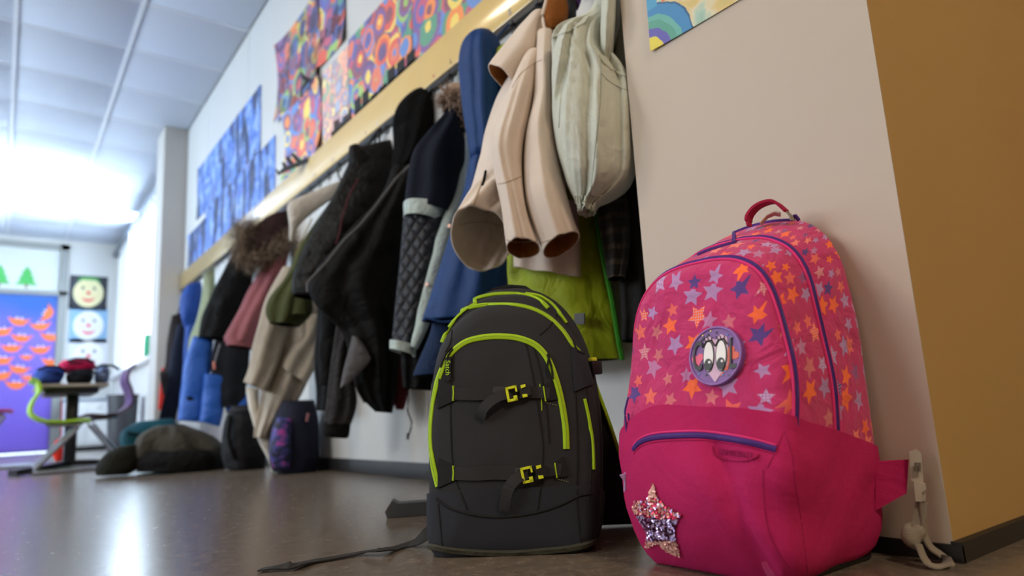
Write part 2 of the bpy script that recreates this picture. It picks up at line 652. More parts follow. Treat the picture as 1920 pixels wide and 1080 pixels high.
# little stick-on letters and pins on the board
for (px, py, ch, hx, sz) in [(957, 36, 'S', '8f8ea6', .030), (846, 126, 'L', '6d6a4a', .026), (814, 153, 'o', 'b0403a', .018), (686, 258, 'v', '4b4560', .020),
                             (708, 245, 'i', 'd8d2e0', .022), (918, 65, 'o', 'b0503a', .014), (760, 200, 'o', 'f4efe4', .018), (1000, 3, 'A', '40391f', .03), (625, 305, 'T', '8d86a0', .02), (590, 340, 'M', 'a89a80', .02)]:
    p = on_x(px, py, RX0)
    if p.z < RZ0 + .012 or p.z > RZ1:
        p.z = min(max(p.z, RZ0 + .02), RZ1 - .02)
    text_mesh(ch, sz, .0006, 'sticker_letter', plain('sticker_' + hx, hx, .4), axes((RX0 - .0008, p.y, p.z), (0, -1, 0), (0, 0, 1), (-1, 0, 0)), rack, offset=.0006)


# ================================================================== PAINTINGS
def rings_mat(name, scale, sat, val, seed, dark=0.0, smul=5.5, pale=0.0):
    """crayon rings: random cells filled with concentric rings of random strong hues"""
    m, nt, b = new_mat(name)
    tc = nd(nt, 'ShaderNodeTexCoord')
    mp = nd(nt, 'ShaderNodeMapping')
    mp.inputs['Location'].default_value = (seed * 3.1, seed * 1.7, seed * .9)
    nt.links.new(tc.outputs['Object'], mp.inputs['Vector'])
    dn = nd(nt, 'ShaderNodeTexNoise', Scale=25.0, Detail=2.0)
    nt.links.new(mp.outputs[0], dn.inputs['Vector'])
    vv = nd(nt, 'ShaderNodeVectorMath', operation='MULTIPLY_ADD')
    nt.links.new(dn.outputs['Color'], vv.inputs[0])
    vv.inputs[1].default_value = (.02, .02, .02)
    nt.links.new(mp.outputs[0], vv.inputs[2])
    vo = nd(nt, 'ShaderNodeTexVoronoi', Scale=float(scale), Randomness=.95)
    nt.links.new(vv.outputs[0], vo.inputs['Vector'])
    ring = mth(nt, 'FLOOR', mth(nt, 'MULTIPLY', vo.outputs['Distance'], smul))
    sep = nd(nt, 'ShaderNodeSeparateColor')
    nt.links.new(vo.outputs['Color'], sep.inputs[0])
    wn = nd(nt, 'ShaderNodeTexWhiteNoise', noise_dimensions='2D')
    cb = nd(nt, 'ShaderNodeCombineXYZ')
    nt.links.new(ring, cb.inputs[0])
    nt.links.new(mth(nt, 'MULTIPLY', sep.outputs[0], 91.7), cb.inputs[1])
    nt.links.new(cb.outputs[0], wn.inputs['Vector'])
    s2 = nd(nt, 'ShaderNodeSeparateColor')
    nt.links.new(wn.outputs['Color'], s2.inputs[0])
    rp = nd(nt, 'ShaderNodeValToRGB')
    rp.color_ramp.interpolation = 'CONSTANT'
    cols = ['2c4ba8', 'd8433a', '6b3f98', 'e9822f', '2f8f78', 'b83a72', 'e8cf5e', '3f7fd0', '8fbf63', '4a2f80', 'd96a54', '3f56b8', '7a2f5c']
    el = rp.color_ramp.elements
    while len(el) < len(cols):
        el.new(.5)
    for i, cc in enumerate(cols):
        el[i].position = i / len(cols)
        el[i].color = lin(cc)
    nt.links.new(s2.outputs[0], rp.inputs[0])
    hs = nd(nt, 'ShaderNodeHueSaturation', Saturation=sat, Value=val)
    nt.links.new(rp.outputs[0], hs.inputs['Color'])
    g = nd(nt, 'ShaderNodeTexNoise', Scale=140.0, Detail=3.0)
    nt.links.new(tc.outputs['Object'], g.inputs['Vector'])
    c = mixrgb(nt, hs.outputs[0], lin('e8dcc0'), mth(nt, 'MULTIPLY', g.outputs[0], .25 + pale))
    if dark:
        n2 = nd(nt, 'ShaderNodeTexNoise', Scale=9.0, Detail=2.0)
        nt.links.new(mp.outputs[0], n2.inputs['Vector'])
        c = mixrgb(nt, c, lin('15131f'), mth(nt, 'MULTIPLY', mth(nt, 'GREATER_THAN', n2.outputs[0], .52), dark))
    nt.links.new(c, b.inputs['Base Color'])
    b.inputs['Roughness'].default_value = .6
    return m


def night_mat(name, seed):
    """blue night wood: streaky blue wash and dark trunks with branches"""
    m, nt, b = new_mat(name)
    tc = nd(nt, 'ShaderNodeTexCoord')
    mp = nd(nt, 'ShaderNodeMapping')
    mp.inputs['Location'].default_value = (0, seed * 2.3, seed * .7)
    nt.links.new(tc.outputs['Object'], mp.inputs['Vector'])
    n1 = nd(nt, 'ShaderNodeTexNoise', Scale=9.0, Detail=4.0, Distortion=.8)
    nt.links.new(mp.outputs[0], n1.inputs['Vector'])
    r = nd(nt, 'ShaderNodeValToRGB')
    e = r.color_ramp.elements
    e[0].position, e[0].color = .30, lin('2a4c9a')
    e[1].position, e[1].color = .72, lin('a9c4f0')
    x = e.new(.48)
    x.color = lin('5a82d6')
    nt.links.new(n1.outputs[0], r.inputs[0])
    ms = nd(nt, 'ShaderNodeMapping')
    ms.inputs['Scale'].default_value = (1, 1, .22)
    nt.links.new(mp.outputs[0], ms.inputs['Vector'])
    n2 = nd(nt, 'ShaderNodeTexNoise', Scale=10.0, Detail=2.0, Distortion=.4)
    nt.links.new(ms.outputs[0], n2.inputs['Vector'])
    tr = mth(nt, 'GREATER_THAN', n2.outputs[0], .54)
    n3 = nd(nt, 'ShaderNodeTexNoise', Scale=30.0, Detail=3.0, Distortion=2.0)
    nt.links.new(mp.outputs[0], n3.inputs['Vector'])
    br = mth(nt, 'GREATER_THAN', n3.outputs[0], .60)
    c = mixrgb(nt, r.outputs[0], lin('0d1428'), mth(nt, 'MULTIPLY', tr, .85))
    c = mixrgb(nt, c, lin('16243f'), mth(nt, 'MULTIPLY', br, .6))
    n4 = nd(nt, 'ShaderNodeTexVoronoi', Scale=11.0)
    nt.links.new(mp.outputs[0], n4.inputs['Vector'])
    dot = mth(nt, 'LESS_THAN', n4.outputs['Distance'], .13)
    c = mixrgb(nt, c, lin('b08fd0'), mth(nt, 'MULTIPLY', dot, .7))
    nt.links.new(c, b.inputs['Base Color'])
    b.inputs['Roughness'].default_value = .6
    return m


def sheet(name, label, cat, group, ya, yb, za, zb, x, mats, curl=0.0, dz=0.0):
    """a paper sheet on a wall of constant x; ya is the far edge; corners lift a little"""
    o = thing(name, label, cat, (x, (ya + yb) / 2, za), group)
    n = 8
    v, f = [], []
    for s_ in (0, 1):
        for i in range(n + 1):
            for j in range(n + 1):
                u, w_ = i / n, j / n
                lift = curl * (abs(u - .5) * 2) ** 3 * (abs(w_ - .5) * 2) ** 2 + .001
                v.append((x - lift - (0.0012 if s_ else 0), ya + (yb - ya) * u, za + (zb - za) * w_ + dz * u))
    q = (n + 1) ** 2
    for i in range(n):
        for j in range(n):
            a = i * (n + 1) + j
            f.append((a, a + 1, a + n + 2, a + n + 1))
            f.append((q + a, q + a + n + 1, q + a + n + 2, q + a + 1))
    ed = [i * (n + 1) for i in range(n + 1)] + [n * (n + 1) + j for j in range(1, n + 1)] + [i * (n + 1) + n for i in range(n - 1, -1, -1)] + [j for j in range(n - 1, 0, -1)]
    for a, b_ in zip(ed, ed[1:] + ed[:1]):
        f.append((a, b_, b_ + q, a + q))
    link_mesh('paper_sheet', v, f, mats, o, smooth=False)
    return o


def wyz(px, py, x=W - .01):
    p = on_x(px, py, x)
    return p.y, p.z


M_skyline = plain('black_paper', '0c0c10', .7)


def skyline(parent, ya, yb, z, h, x, seed, stick=0.0):
    """row of cut black paper towers along the lower edge of a drawing; stick bends them off the wall"""
    rnd = random.Random(seed)
    b_ = MB()
    n = 7
    for k in range(n):
        a = ya + (yb - ya) * k / n
        c = ya + (yb - ya) * (k + .8) / n
        hh = h * rnd.uniform(.35, 1)
        if stick:
            b_.box((x - stick * (1 - .5 * k / n) * rnd.uniform(.6, 1), a, z), (x - .004, c, z + .012))
        else:
            b_.box((x - .004, a, z), (x - .0025, c, z + hh))
    b_.box((x - .004, ya, z), (x - .0025, yb, z + h * .3))
    return b_.build('skyline_cutout', M_skyline, parent, smooth=False)


XW = W - .009


def cutout(parent, pts, x):
    """loose black paper city skyline standing off the wall"""
    c_ = [on_x(px, py, x) for px, py in pts]
    F_ = Frame(0, 0, at=sum(c_, Vector()) / len(c_), yaw=.6)
    q_ = [F_.P(px, py) for px, py in pts]
    v_ = q_ + [p_ + F_.h * .0015 for p_ in q_]
    n_ = len(q_)
    f_ = [tuple(range(n_)), tuple(range(2 * n_ - 1, n_ - 1, -1))] + [(i, (i + 1) % n_, n_ + (i + 1) % n_, n_ + i) for i in range(n_)]
    return link_mesh('skyline_cutout', v_, f_, M_skyline, parent, smooth=False)


G1 = 'ring drawings above the coat rack'
zt = RZ1 + .01
# colourful ring drawings, far -> near
r_specs = []
yA, z_ = wyz(535, 300)
yB, _ = wyz(605, 230)
yC, _ = wyz(655, 190)
yD, _ = wyz(775, 80)
yE, _ = wyz(918, 4)
ztop = wyz(655, 82)[1]
zLow = wyz(535, 217)[1]
pal = [('far corner ring drawing in blue and orange just above the rack', yA, yB, zt, zLow, rings_mat('ring_print_a', 10, 1.0, 1.0, 1), 0.03),
       ('pale mottled ring drawing beside the far corner drawing', yB, yC, zt, ztop, rings_mat('ring_print_b', 14, .75, 1.15, 2, pale=.45), 0.0),
       ('large red and green ring drawing in the middle of the row', yC, yD, zt, ztop + .02, rings_mat('ring_print_c', 9, 1.0, 1.0, 3), 0.0),
       ('ring drawing with big red and blue rings nearest the viewer', yD, yE, zt, ztop + .02, rings_mat('ring_print_d', 7.5, 1.0, 1.05, 4), 0.0)]
for k, (lb, a, b_, za, zb, mm, cu) in enumerate(pal):
    o = sheet('ring_drawing', lb, 'drawing', G1, a, b_ + .006, za, zb, XW, mm, cu)
    if k in (1, 2):
        skyline(o, a + (b_ - a) * (.35 if k == 1 else .1), b_ - .03, za, .09, XW, k)
    if k == 0:
        cutout(o, [(516, 315), (523, 322), (531, 314), (528, 305), (532, 303), (538, 311), (543, 309), (534, 296), (540, 292), (551, 306), (556, 304), (545, 290), (550, 286), (564, 300), (580, 293), (582, 302), (560, 312), (530, 324), (521, 329), (518, 322)], XW - .09)
o = sheet('ring_drawing', 'dark planet drawing with a curled corner, upper far end', 'drawing', G1, wyz(522, 120)[0], wyz(600, 60)[0], zLow + .003, wyz(522, 88)[1], XW - .002, rings_mat('ring_print_e', 7, 1.0, .85, 5, dark=.55), .025)
cutout(o, [(563, 130), (571, 142), (585, 149), (575, 158), (568, 166), (566, 182), (562, 181), (565, 163), (572, 153), (566, 146)], XW - .04)
sheet('ring_drawing', 'black edged planet drawing with red rings, upper right of the dark one', 'drawing', G1, wyz(601, 60)[0], wyz(649, 30)[0], wyz(648, 75)[1], wyz(648, 75)[1] + .55, XW - .002, rings_mat('ring_print_f', 6, 1.0, .9, 6, dark=.75), .02)

# blue night wood paintings, two rows
G2 = 'blue night forest paintings'
e = [wyz(353, 470)[0], wyz(386, 420)[0], wyz(428, 400)[0], wyz(470, 360)[0], wyz(517, 320)[0]]
zm = wyz(517, 252)[1]
names = ['farthest low', 'second low', 'third low', 'nearest low']
for k in range(4):
    sheet('forest_painting', names[k] + ' blue night forest painting, resting on the rack', 'painting', G2, e[k], e[k + 1] + .008, zt, zm - (.06 if k == 0 else 0) + (0.0 if k == 3 else .01), XW, night_mat('night_print_%d' % k, k + 1), .005)
u = [wyz(371, 340)[0], wyz(405, 320)[0], wyz(445, 250)[0], wyz(490, 200)[0]]
zu = wyz(488, 160)[1]
for k in range(3):
    sheet('forest_painting', ['farthest upper', 'middle upper', 'nearest upper'][k] + ' blue night forest painting with dark trunks', 'painting', G2, u[k], u[k + 1] + .008, zm + .005, zu, XW - .001, night_mat('night_print_u%d' % k, k + 7), .004)


# rainbow painting on the pier
def rainbow_mat(cy, cz):
    m, nt, b = new_mat('watercolour_rainbow')
    tc = nd(nt, 'ShaderNodeTexCoord')
    sp = nd(nt, 'ShaderNodeSeparateXYZ')
    nz = nd(nt, 'ShaderNodeTexNoise', Scale=22.0, Detail=4.0)
    nt.links.new(tc.outputs['Object'], nz.inputs['Vector'])
    nt.links.new(tc.outputs['Object'], sp.inputs[0])
    w = mth(nt, 'MULTIPLY_ADD', nz.outputs[0], .018, -.009)
    dy = mth(nt, 'SUBTRACT', cy, sp.outputs[1])
    dz = mth(nt, 'SUBTRACT', sp.outputs[2], cz)
    d = mth(nt, 'ADD', mth(nt, 'SQRT', mth(nt, 'ADD', mth(nt, 'MULTIPLY', dy, dy), mth(nt, 'MULTIPLY', dz, dz))), w)
    rp = nd(nt, 'ShaderNodeValToRGB')
    rp.color_ramp.interpolation = 'CONSTANT'
    el = rp.color_ramp.elements
    st = [(0, 'e2d24a'), (.33, '5a58b4'), (.50, '4f9f8f'), (.63, '5fb0a8'), (.72, '2f86c0'), (.92, '1f5f8f')]
    while len(el) < len(st):
        el.new(.5)
    for q, (p_, h_) in zip(el, st):
        q.position, q.color = p_, lin(h_)
    nt.links.new(mth(nt, 'MULTIPLY', d, 1 / .115), rp.inputs[0])
    # wash outside the rainbow
    wz = nd(nt, 'ShaderNodeTexNoise', Scale=13.0, Detail=3.0, Distortion=.6)
    nt.links.new(tc.outputs['Object'], wz.inputs['Vector'])
    r2 = nd(nt, 'ShaderNodeValToRGB')
    e2 = r2.color_ramp.elements
    for i_, (p_, h_) in enumerate([(.0, '4fa090'), (.40, 'a9c9b8'), (.50, 'd9d3b4'), (.60, 'd8bf7c'), (1.0, '6fae3c')]):
        if i_ > 1:
            e2.new(p_)
    for q, (p_, h_) in zip(sorted(e2, key=lambda t: t.position), [(.0, '4fa090'), (.40, 'a9c9b8'), (.50, 'd9d3b4'), (.60, 'd8bf7c'), (1.0, '6fae3c')]):
        q.position, q.color = p_, lin(h_)
    nt.links.new(wz.outputs[0], r2.inputs[0])
    c = mixrgb(nt, rp.outputs[0], r2.outputs[0], mth(nt, 'GREATER_THAN', d, .11))
    # blue post and orange trunk rising from the rainbow
    above = mth(nt, 'GREATER_THAN', dz, .098)
    blue = mth(nt, 'MULTIPLY', above, mth(nt, 'LESS_THAN', mth(nt, 'ADD', dy, w), .032))
    c = mixrgb(nt, c, lin('3f9ac8'), blue)
    orange = mth(nt, 'MULTIPLY', above, mth(nt, 'COMPARE', mth(nt, 'ADD', dy, w), .060, .016))
    c = mixrgb(nt, c, lin('dd7a48'), orange)
    nt.links.new(c, b.inputs['Base Color'])
    b.inputs['Roughness'].default_value = .5
    return m


pc = on_x(1222, 97, PXF - .003)
sheet('rainbow_painting', 'bright watercolour rainbow painting on the beige pier', 'painting', None, pc.y, pc.y - .36, pc.z, pc.z + .50, PXF - .001, rainbow_mat(pc.y + .005, pc.z - .01), .004)


# ================================================================== FAR END OF THE HALL
def at_far(px, py, y=FAR - .02):
    return on_y(px, py, y)


# purple-blue poster on the door
def poster_mat():
    m, nt, b = new_mat('painted_paper_sky')
    tc = nd(nt, 'ShaderNodeTexCoord')
    sp = nd(nt, 'ShaderNodeSeparateXYZ')
    nt.links.new(tc.outputs['Object'], sp.inputs[0])
    nz = nd(nt, 'ShaderNodeTexNoise', Scale=2.0, Detail=3.0)
    nt.links.new(tc.outputs['Object'], nz.inputs['Vector'])
    h = mth(nt, 'ADD', mth(nt, 'MULTIPLY', sp.outputs[2], .45), mth(nt, 'MULTIPLY', nz.outputs[0], .15))
    r = nd(nt, 'ShaderNodeValToRGB')
    e_ = r.color_ramp.elements
    e_[0].position, e_[0].color = .25, lin('6a50b8')
    e_[1].position, e_[1].color = 1.0, lin('1f4f96')
    q = e_.new(.80)
    q.color = lin('6f62c0')
    nt.links.new(h, r.inputs[0])
    nt.links.new(r.outputs[0], b.inputs['Base Color'])
    b.inputs['Roughness'].default_value = .7
    return m


pt = thing('sky_poster', 'large blue to purple painted paper covering the far door', 'poster', (-.3, FAR - .02, .03))
MB().box((-1.15, FAR - .008, .05), (.53, FAR - .002, 2.15)).build('paper_sheet', poster_mat(), pt, smooth=False)
M_fox = plain('orange_paper', 'e0662c', .7)
M_eye = plain('white_paper', 'f0eee8', .7)
fox = [(90, 588, 'uppermost fox with upright tail near the right edge'), (35, 603, 'wide fox in the top row left of the upright one'), (76, 612, 'fox with white whiskers under the upright one'),
       (4, 622, 'fox cut off by the left picture edge, upper one'), (40, 634, 'fox in the second row centre'), (94, 632, 'tilted fox at the right edge, second row'),
       (22, 653, 'fox in the third row left'), (76, 656, 'fox in the third row right'), (50, 670, 'small fox between third and fourth rows'), (4, 676, 'fox cut off by the left picture edge, middle one'),
       (97, 679, 'fox right above the table end'), (36, 693, 'fox in the fourth row centre'), (4, 705, 'fox cut off by the left picture edge, lower one'), (30, 722, 'lowest fox on the poster'), (52, 708, 'tiny fox fragment beside the fourth row')]
for k, (px, py, lb) in enumerate(fox):
    p = at_far(px, py)
    rnd = random.Random(k + 3)
    s_ = .118 if k not in (8, 14) else .08
    fx = thing('paper_fox', 'orange paper ' + lb, 'paper fox', (p.x, FAR - .009, p.z), 'orange paper foxes on the poster')
    a = rnd.uniform(-.25, .25) + (1.3 if k == 0 else 0)
    ex = Vector((math.cos(a), 0, math.sin(a)))
    ey = Vector((-math.sin(a), 0, math.cos(a)))
    body = [(-1.15, .55), (-.55, .32), (.0, .42), (.5, .34), (1.15, .62), (.8, .05), (.55, -.45), (0, -.62), (-.45, -.45), (-.8, -.1)]
    MB().prism([(x * s_, y * s_ * .8) for x, y in body], (p.x, FAR - .0085, p.z), ex, ey, (0, -1, 0), .003).build('fox_body', M_fox, fx, smooth=False)
    for sx in (-.30, .30):
        e_ = Vector((p.x, FAR - .0115, p.z)) + ex * (sx * s_ * .8) + ey * (.42 * s_)
        MB().prism([(math.cos(t * PI / 4) * s_ * .11, math.sin(t * PI / 4) * s_ * .11) for t in range(8)], e_, ex, ey, (0, -1, 0), .002).build('eye', M_eye, fx, smooth=False)
M_fir = plain('green_paper', '3f9a4a', .7)
for k, px in enumerate((-4, 48)):
    p = at_far(px, 552)
    z0 = 2.26
    tr = thing('paper_fir_tree', ['green paper fir tree at the left picture edge', 'green paper fir tree standing whole on the transom'][k], 'paper tree', (p.x, FAR + .015, z0), 'paper fir trees on the transom')
    s_ = .30
    pl = [(-.42, .12), (.42, .12), (.22, .38), (.32, .38), (.14, .64), (.22, .64), (0, 1), (-.22, .64), (-.14, .64), (-.32, .38), (-.22, .38)]
    MB().prism([(x * s_, y * s_) for x, y in pl], (p.x, FAR + .019, z0), (1, 0, 0), (0, 0, 1), (0, -1, 0), .003).build('crown', M_fir, tr, smooth=False)
    MB().prism([(-.015, -.01), (.015, -.01), (.015, .05), (-.015, .05)], (p.x, FAR + .019, z0), (1, 0, 0), (0, 0, 1), (0, -1, 0), .003).build('trunk', plain('brown_paper', '7a5a3a', .7), tr, smooth=False)
# three round face pictures
fz = [(520, 578, '20242f', 'e9e0b0', 'yellow round face on a black sheet, topmost of three'), (583, 637, '8fb6d8', 'f2f3f2', 'white round face on a pale blue sheet, middle of three'), (643, 692, 'e6e8ee', 'fafafa', 'white round face on a white sheet, lowest of three')]
for k, (ya_, yb_, bg, fc, lb) in enumerate(fz):
    c = at_far(166, (ya_ + yb_) / 2)
    w_, h_ = .235, .25
    fa = thing('face_picture', lb, 'picture', (c.x, FAR - .003, c.z - h_), 'round face pictures')
    MB().box((c.x - w_, FAR - .004, c.z - h_), (c.x + w_, FAR - .001, c.z + h_)).build('paper_sheet', plain('sheet_' + bg, bg, .7), fa, smooth=False)
    el = [(math.cos(t * PI / 12) * w_ * .80, math.sin(t * PI / 12) * h_ * .84) for t in range(24)]
    MB().prism(el, (c.x, FAR - .004, c.z), (1, 0, 0), (0, 0, 1), (0, -1, 0), .003).build('face', plain('face_' + fc, fc, .7), fa, smooth=False)
    for sx in (-.07, .07):
        MB().prism([(math.cos(t * PI / 4) * .018, math.sin(t * PI / 4) * .022) for t in range(8)], (c.x + sx, FAR - .007, c.z + .07), (1, 0, 0), (0, 0, 1), (0, -1, 0), .002).build('eye', M_black, fa, smooth=False)
    MB().prism([(math.cos(t * PI / 4) * .028, math.sin(t * PI / 4) * .028) for t in range(8)], (c.x, FAR - .007, c.z), (1, 0, 0), (0, 0, 1), (0, -1, 0), .002).build('nose', plain('red_paper', 'd8384a', .7), fa, smooth=False)
    MB().prism([(-.09, -.05), (-.05, -.085), (0, -.095), (.05, -.085), (.09, -.05), (.05, -.115), (0, -.13), (-.05, -.115)], (c.x, FAR - .007, c.z), (1, 0, 0), (0, 0, 1), (0, -1, 0), .002).build('mouth', MATS['red_paper'], fa, smooth=False)
    if k == 0:
        MB().prism([(-.15, .16), (-.1, .22), (0, .235), (.1, .22), (.15, .16), (.08, .19), (-.08, .19)], (c.x, FAR - .0075, c.z), (1, 0, 0), (0, 0, 1), (0, -1, 0), .002).build('hair', M_fir, fa, smooth=False)

# low white cabinet and bin by the window
cb = thing('low_cabinet', 'low white cabinet with two doors below the face pictures', 'cabinet', (.95, 10.9, 0))
MB().box((.66, 10.98, .06), (1.2, 11.38, .66), .004).build('body', M_white, cb)
MB().box((.64, 10.955, .66), (1.22, 11.39, .69), .004).build('top', plain('cabinet_top', '98a4b0', .4), cb)
MB().box((.68, 11.0, 0), (1.18, 11.36, .06)).build('plinth', M_base, cb, smooth=False)
for a in (.67, .935):
    dr = MB().box((a, 10.962, .09), (a + .255, 10.979, .64), .003).build('door', M_white, cb)
    MB().box((a + .1, 10.950, .56), (a + .16, 10.962, .575), .002).build('handle', M_steel, dr)
bn = thing('waste_bin', 'dark grey cylindrical waste bin under the window', 'bin', (1.05, 8.55, 0))
v_, f_ = [], []
nb = 28
prof = [(.02, .012), (.125, 0), (.13, .02), (.15, .60), (.158, .60), (.158, .62), (.14, .62), (.125, .03), (.02, .03)]
for (r, z) in prof:
    v_ += [(1.05 + r * math.cos(2 * PI * k / nb), 8.55 + r * math.sin(2 * PI * k / nb), z) for k in range(nb)]
for i in range(len(prof) - 1):
    f_ += [(i * nb + k, i * nb + (k + 1) % nb, (i + 1) * nb + (k + 1) % nb, (i + 1) * nb + k) for k in range(nb)]
f_ += [tuple(range(nb)), tuple((len(prof) - 1) * nb + k for k in range(nb))]
link_mesh('body', v_, f_, plain('bin_plastic', '33343a', .5), bn, auto=40)
g = on_x(275, 672, W - .085)
gb = thing('green_carton', 'small green carton standing on the far window sill', 'carton', (g.x, g.y, WZ0))
MB().box((g.x - .03, g.y - .10, WZ0), (g.x + .03, g.y + .10, WZ0 + .22), .004).build('box', plain('green_card', '3fae7c', .5), gb)
MB().box((g.x - .032, g.y - .03, WZ0 + .002), (g.x - .029, g.y + .03, WZ0 + .222)).build('tape', M_white, gb, smooth=False)

# ---- table, chairs, bags on the table
ty = 5.1
tl, tr_ = on_y(68, 722, ty), on_y(205, 716, ty)
TZ = (tl.z + tr_.z) / 2
tx0, tx1 = tl.x, tr_.x
tb = thing('school_table', 'small school table with grey top and dark steel column leg', 'table', ((tx0 + tx1) / 2, ty + .25, 0))
MB().box((tx0, ty, TZ - .022), (tx1, ty + .62, TZ), .006).build('tabletop', plain('table_laminate', 'a39a90', .35), tb)
M_dark = plain('dark_steel', '2b2d33', .4, metal=.3)
lx = on_y(133, 800, ty + .31).x
MB().box((lx - .035, ty + .27, .05), (lx + .035, ty + .35, TZ - .02), .008).build('column', M_dark, tb)
ft = MB()
ft.sweep([Vector((lx - .30, ty - .02, .02)), Vector((lx - .1, ty + .2, .035)), Vector((lx, ty + .31, .045)), Vector((lx + .12, ty + .31, .04)), Vector((lx + .28, ty + .3, .02))], [(-.03, -.018), (.03, -.018), (.03, .018), (-.03, .018)])
ft.build('foot', M_dark, tb)
MB().box((tx0 + .05, ty + .05, TZ - .06), (tx1 - .05, ty + .57, TZ - .023), .004).build('apron', M_dark, tb)


def school_chair(label, bx, by, face, hexc, zs=.42, up=.40, hk=1.0):
    """one-piece S-shaped plastic shell on a cantilever tube; face = +1 looks to +x"""
    ch = thing('school_chair', label, 'chair', (bx, by, 0), 'plastic shell chairs at the table')
    prof = cat_rom([(.09, .0), (.04, .010), (-.05, .0), (-.15, .02), (-.21, .09), (-.205, .19), (-.175, .28), (-.19, .37), (-.225, up + .03)], 30)
    prof = [(x, z * hk) for x, z in prof]
    pts = [Vector((bx + face * x, by, zs + z)) for x, z in prof]
    sec = [(-.19, -.006), (-.10, -.014), (.10, -.014), (.19, -.006), (.19, .008), (.10, .006), (-.10, .006), (-.19, .008)]
    m_ = fabric('chair_shell_' + hexc, hexc, .35, wr=0, weave=0, sheen=0, spec=.5)
    MB().sweep(pts, sec, normals=[Vector((-face * (pts[min(i + 1, 29)] - pts[max(i - 1, 0)]).z, 0, (pts[min(i + 1, 29)] - pts[max(i - 1, 0)]).x * face)) * -1 for i in range(30)]).build('shell', m_, ch)
    for s_ in (-1, 1):
        y = by + s_ * .16
        MB().tube(even([Vector((bx - face * .12, y, zs - .015)), Vector((bx + face * .05, y, zs - .02)), Vector((bx - face * .18, y, .03)), Vector((bx - face * .20, y, .014)), Vector((bx + face * .24, y, .014))], 24), .012, 8).build('leg', plain('chrome_tube', 'b9bcc4', .2, metal=.9), ch)
    MB().tube([Vector((bx + face * .02, by - .16, zs - .03)), Vector((bx + face * .02, by + .16, zs - .03))], .011, 8).build('stretcher', MATS['chrome_tube'], ch)
    return ch


gx = on_y(62, 760, ty + .05)
school_chair('lime green plastic shell chair on the left of the table', gx.x + .20, ty + .05, 1, '9ccf2c', zs=.305, up=.36, hk=.66)
mx = on_y(222, 740, ty + .66)
school_chair('dark maroon plastic shell chair on the right of the table', mx.x - .14, ty + .66, -1, '3f1530', zs=.345, up=.36, hk=.88)
rx = on_y(10, 800, ty + 1.3)
school_chair('pink red plastic shell chair behind the green one', rx.x - .05, ty + 1.4, 1, 'c23a6a', zs=.42, up=.38)


def blob(name, parent, cx, cy, z0, sx, sy, h, mat, seed=0, bumps=.12, n=20, m=12, pw=2.6):
    """soft heap: flattened superellipsoid with lumps, flat underside at z0"""
    v, f = [], []
    for j in range(m + 1):
        ph = -PI / 2 + PI * j / m
        for i in range(n):
            th = 2 * PI * i / n
            c_, s_ = math.cos(th), math.sin(th)
            r = abs(math.cos(ph)) ** (2 / pw)
            x = math.copysign(abs(c_) ** (2 / pw), c_) * r
            y = math.copysign(abs(s_) ** (2 / pw), s_) * r
            z = math.copysign(abs(math.sin(ph)) ** (2 / pw), math.sin(ph))
            p = Vector((x, y, z))
            d = 1 + bumps * noise.noise(p * 1.9 + Vector((seed * 7.3, seed, 0))) + bumps * .6 * noise.noise(p * 4.3 + Vector((seed * 3.3, seed, 5)))
            v.append(Vector((cx + x * sx * d, cy + y * sy * d, max(z0, z0 + h / 2 + z * h / 2 * d))))
    for j in range(m):
        for i in range(n):
            f.append((j * n + i, j * n + (i + 1) % n, (j + 1) * n + (i + 1) % n, (j + 1) * n + i))
    f.append(tuple(range(n)))
    f.append(tuple(m * n + i for i in range(n)))
    return link_mesh(name, v, f, mat, parent)


def table_pack(label, px0, px1, py, y, h, hexc, z0=None, seed=1, extra=None):
    a, b_ = on_y(px0, py, y), on_y(px1, py, y)
    cx = (a.x + b_.x) / 2
    z0 = TZ if z0 is None else z0
    t = thing('school_bag', label, 'bag', (cx, y, z0), 'bags heaped on the far table')
    blob('body', t, cx, y, z0, (b_.x - a.x) / 2, .17, h, fabric('pack_' + hexc, hexc), seed)
    MB().tube([Vector((cx - .06, y - .15, z0 + h * .75)), Vector((cx - .02, y - .18, z0 + h * .9)), Vector((cx + .04, y - .18, z0 + h * .88)), Vector((cx + .08, y - .15, z0 + h * .7))], .009, 6).build('strap', fabric('pack_strap', '1c1c28'), t)
    MB().tube(even([Vector((cx - (b_.x - a.x) * .38, y - .13, z0 + h * .55)), Vector((cx, y - .175, z0 + h * .6)), Vector((cx + (b_.x - a.x) * .38, y - .13, z0 + h * .5))], 8), .006, 6).build('zipper', MATS['pack_strap'], t)
    return t


table_pack('blue and grey school bag lying at the left of the table', 62, 119, 705, ty + .2, .12, '2f4a9a', seed=2)
table_pack('black school bag lying under the pink one on the table', 124, 174, 708, ty + .18, .09, '14151c', seed=3)
table_pack('raspberry pink school bag on top of the heap on the table', 108, 178, 688, ty + .36, .09, 'c2184f', z0=TZ + .09, seed=4)
table_pack('pale blue grey school bag at the right end of the table', 179, 203, 700, ty + .22, .13, '6a7a9c', seed=5)
p = on_z(116, 838, .12)
rb = thing('red_ball_pouch', 'small bright red pouch hanging beside the table leg', 'pouch', (lx - .14, ty + .7, .1))
blob('pouch', rb, on_y(116, 830, ty + .7).x, ty + .7, .04, .05, .04, .16, fabric('red_pouch', 'e0301c'), 3)
MB().tube([Vector((on_y(116, 800, ty + .7).x, ty + .69, .18)), Vector((on_y(116, 740, ty + .6).x, ty + .60, TZ - .06))], .004, 6).build('cord', MATS['red_pouch'], rb)


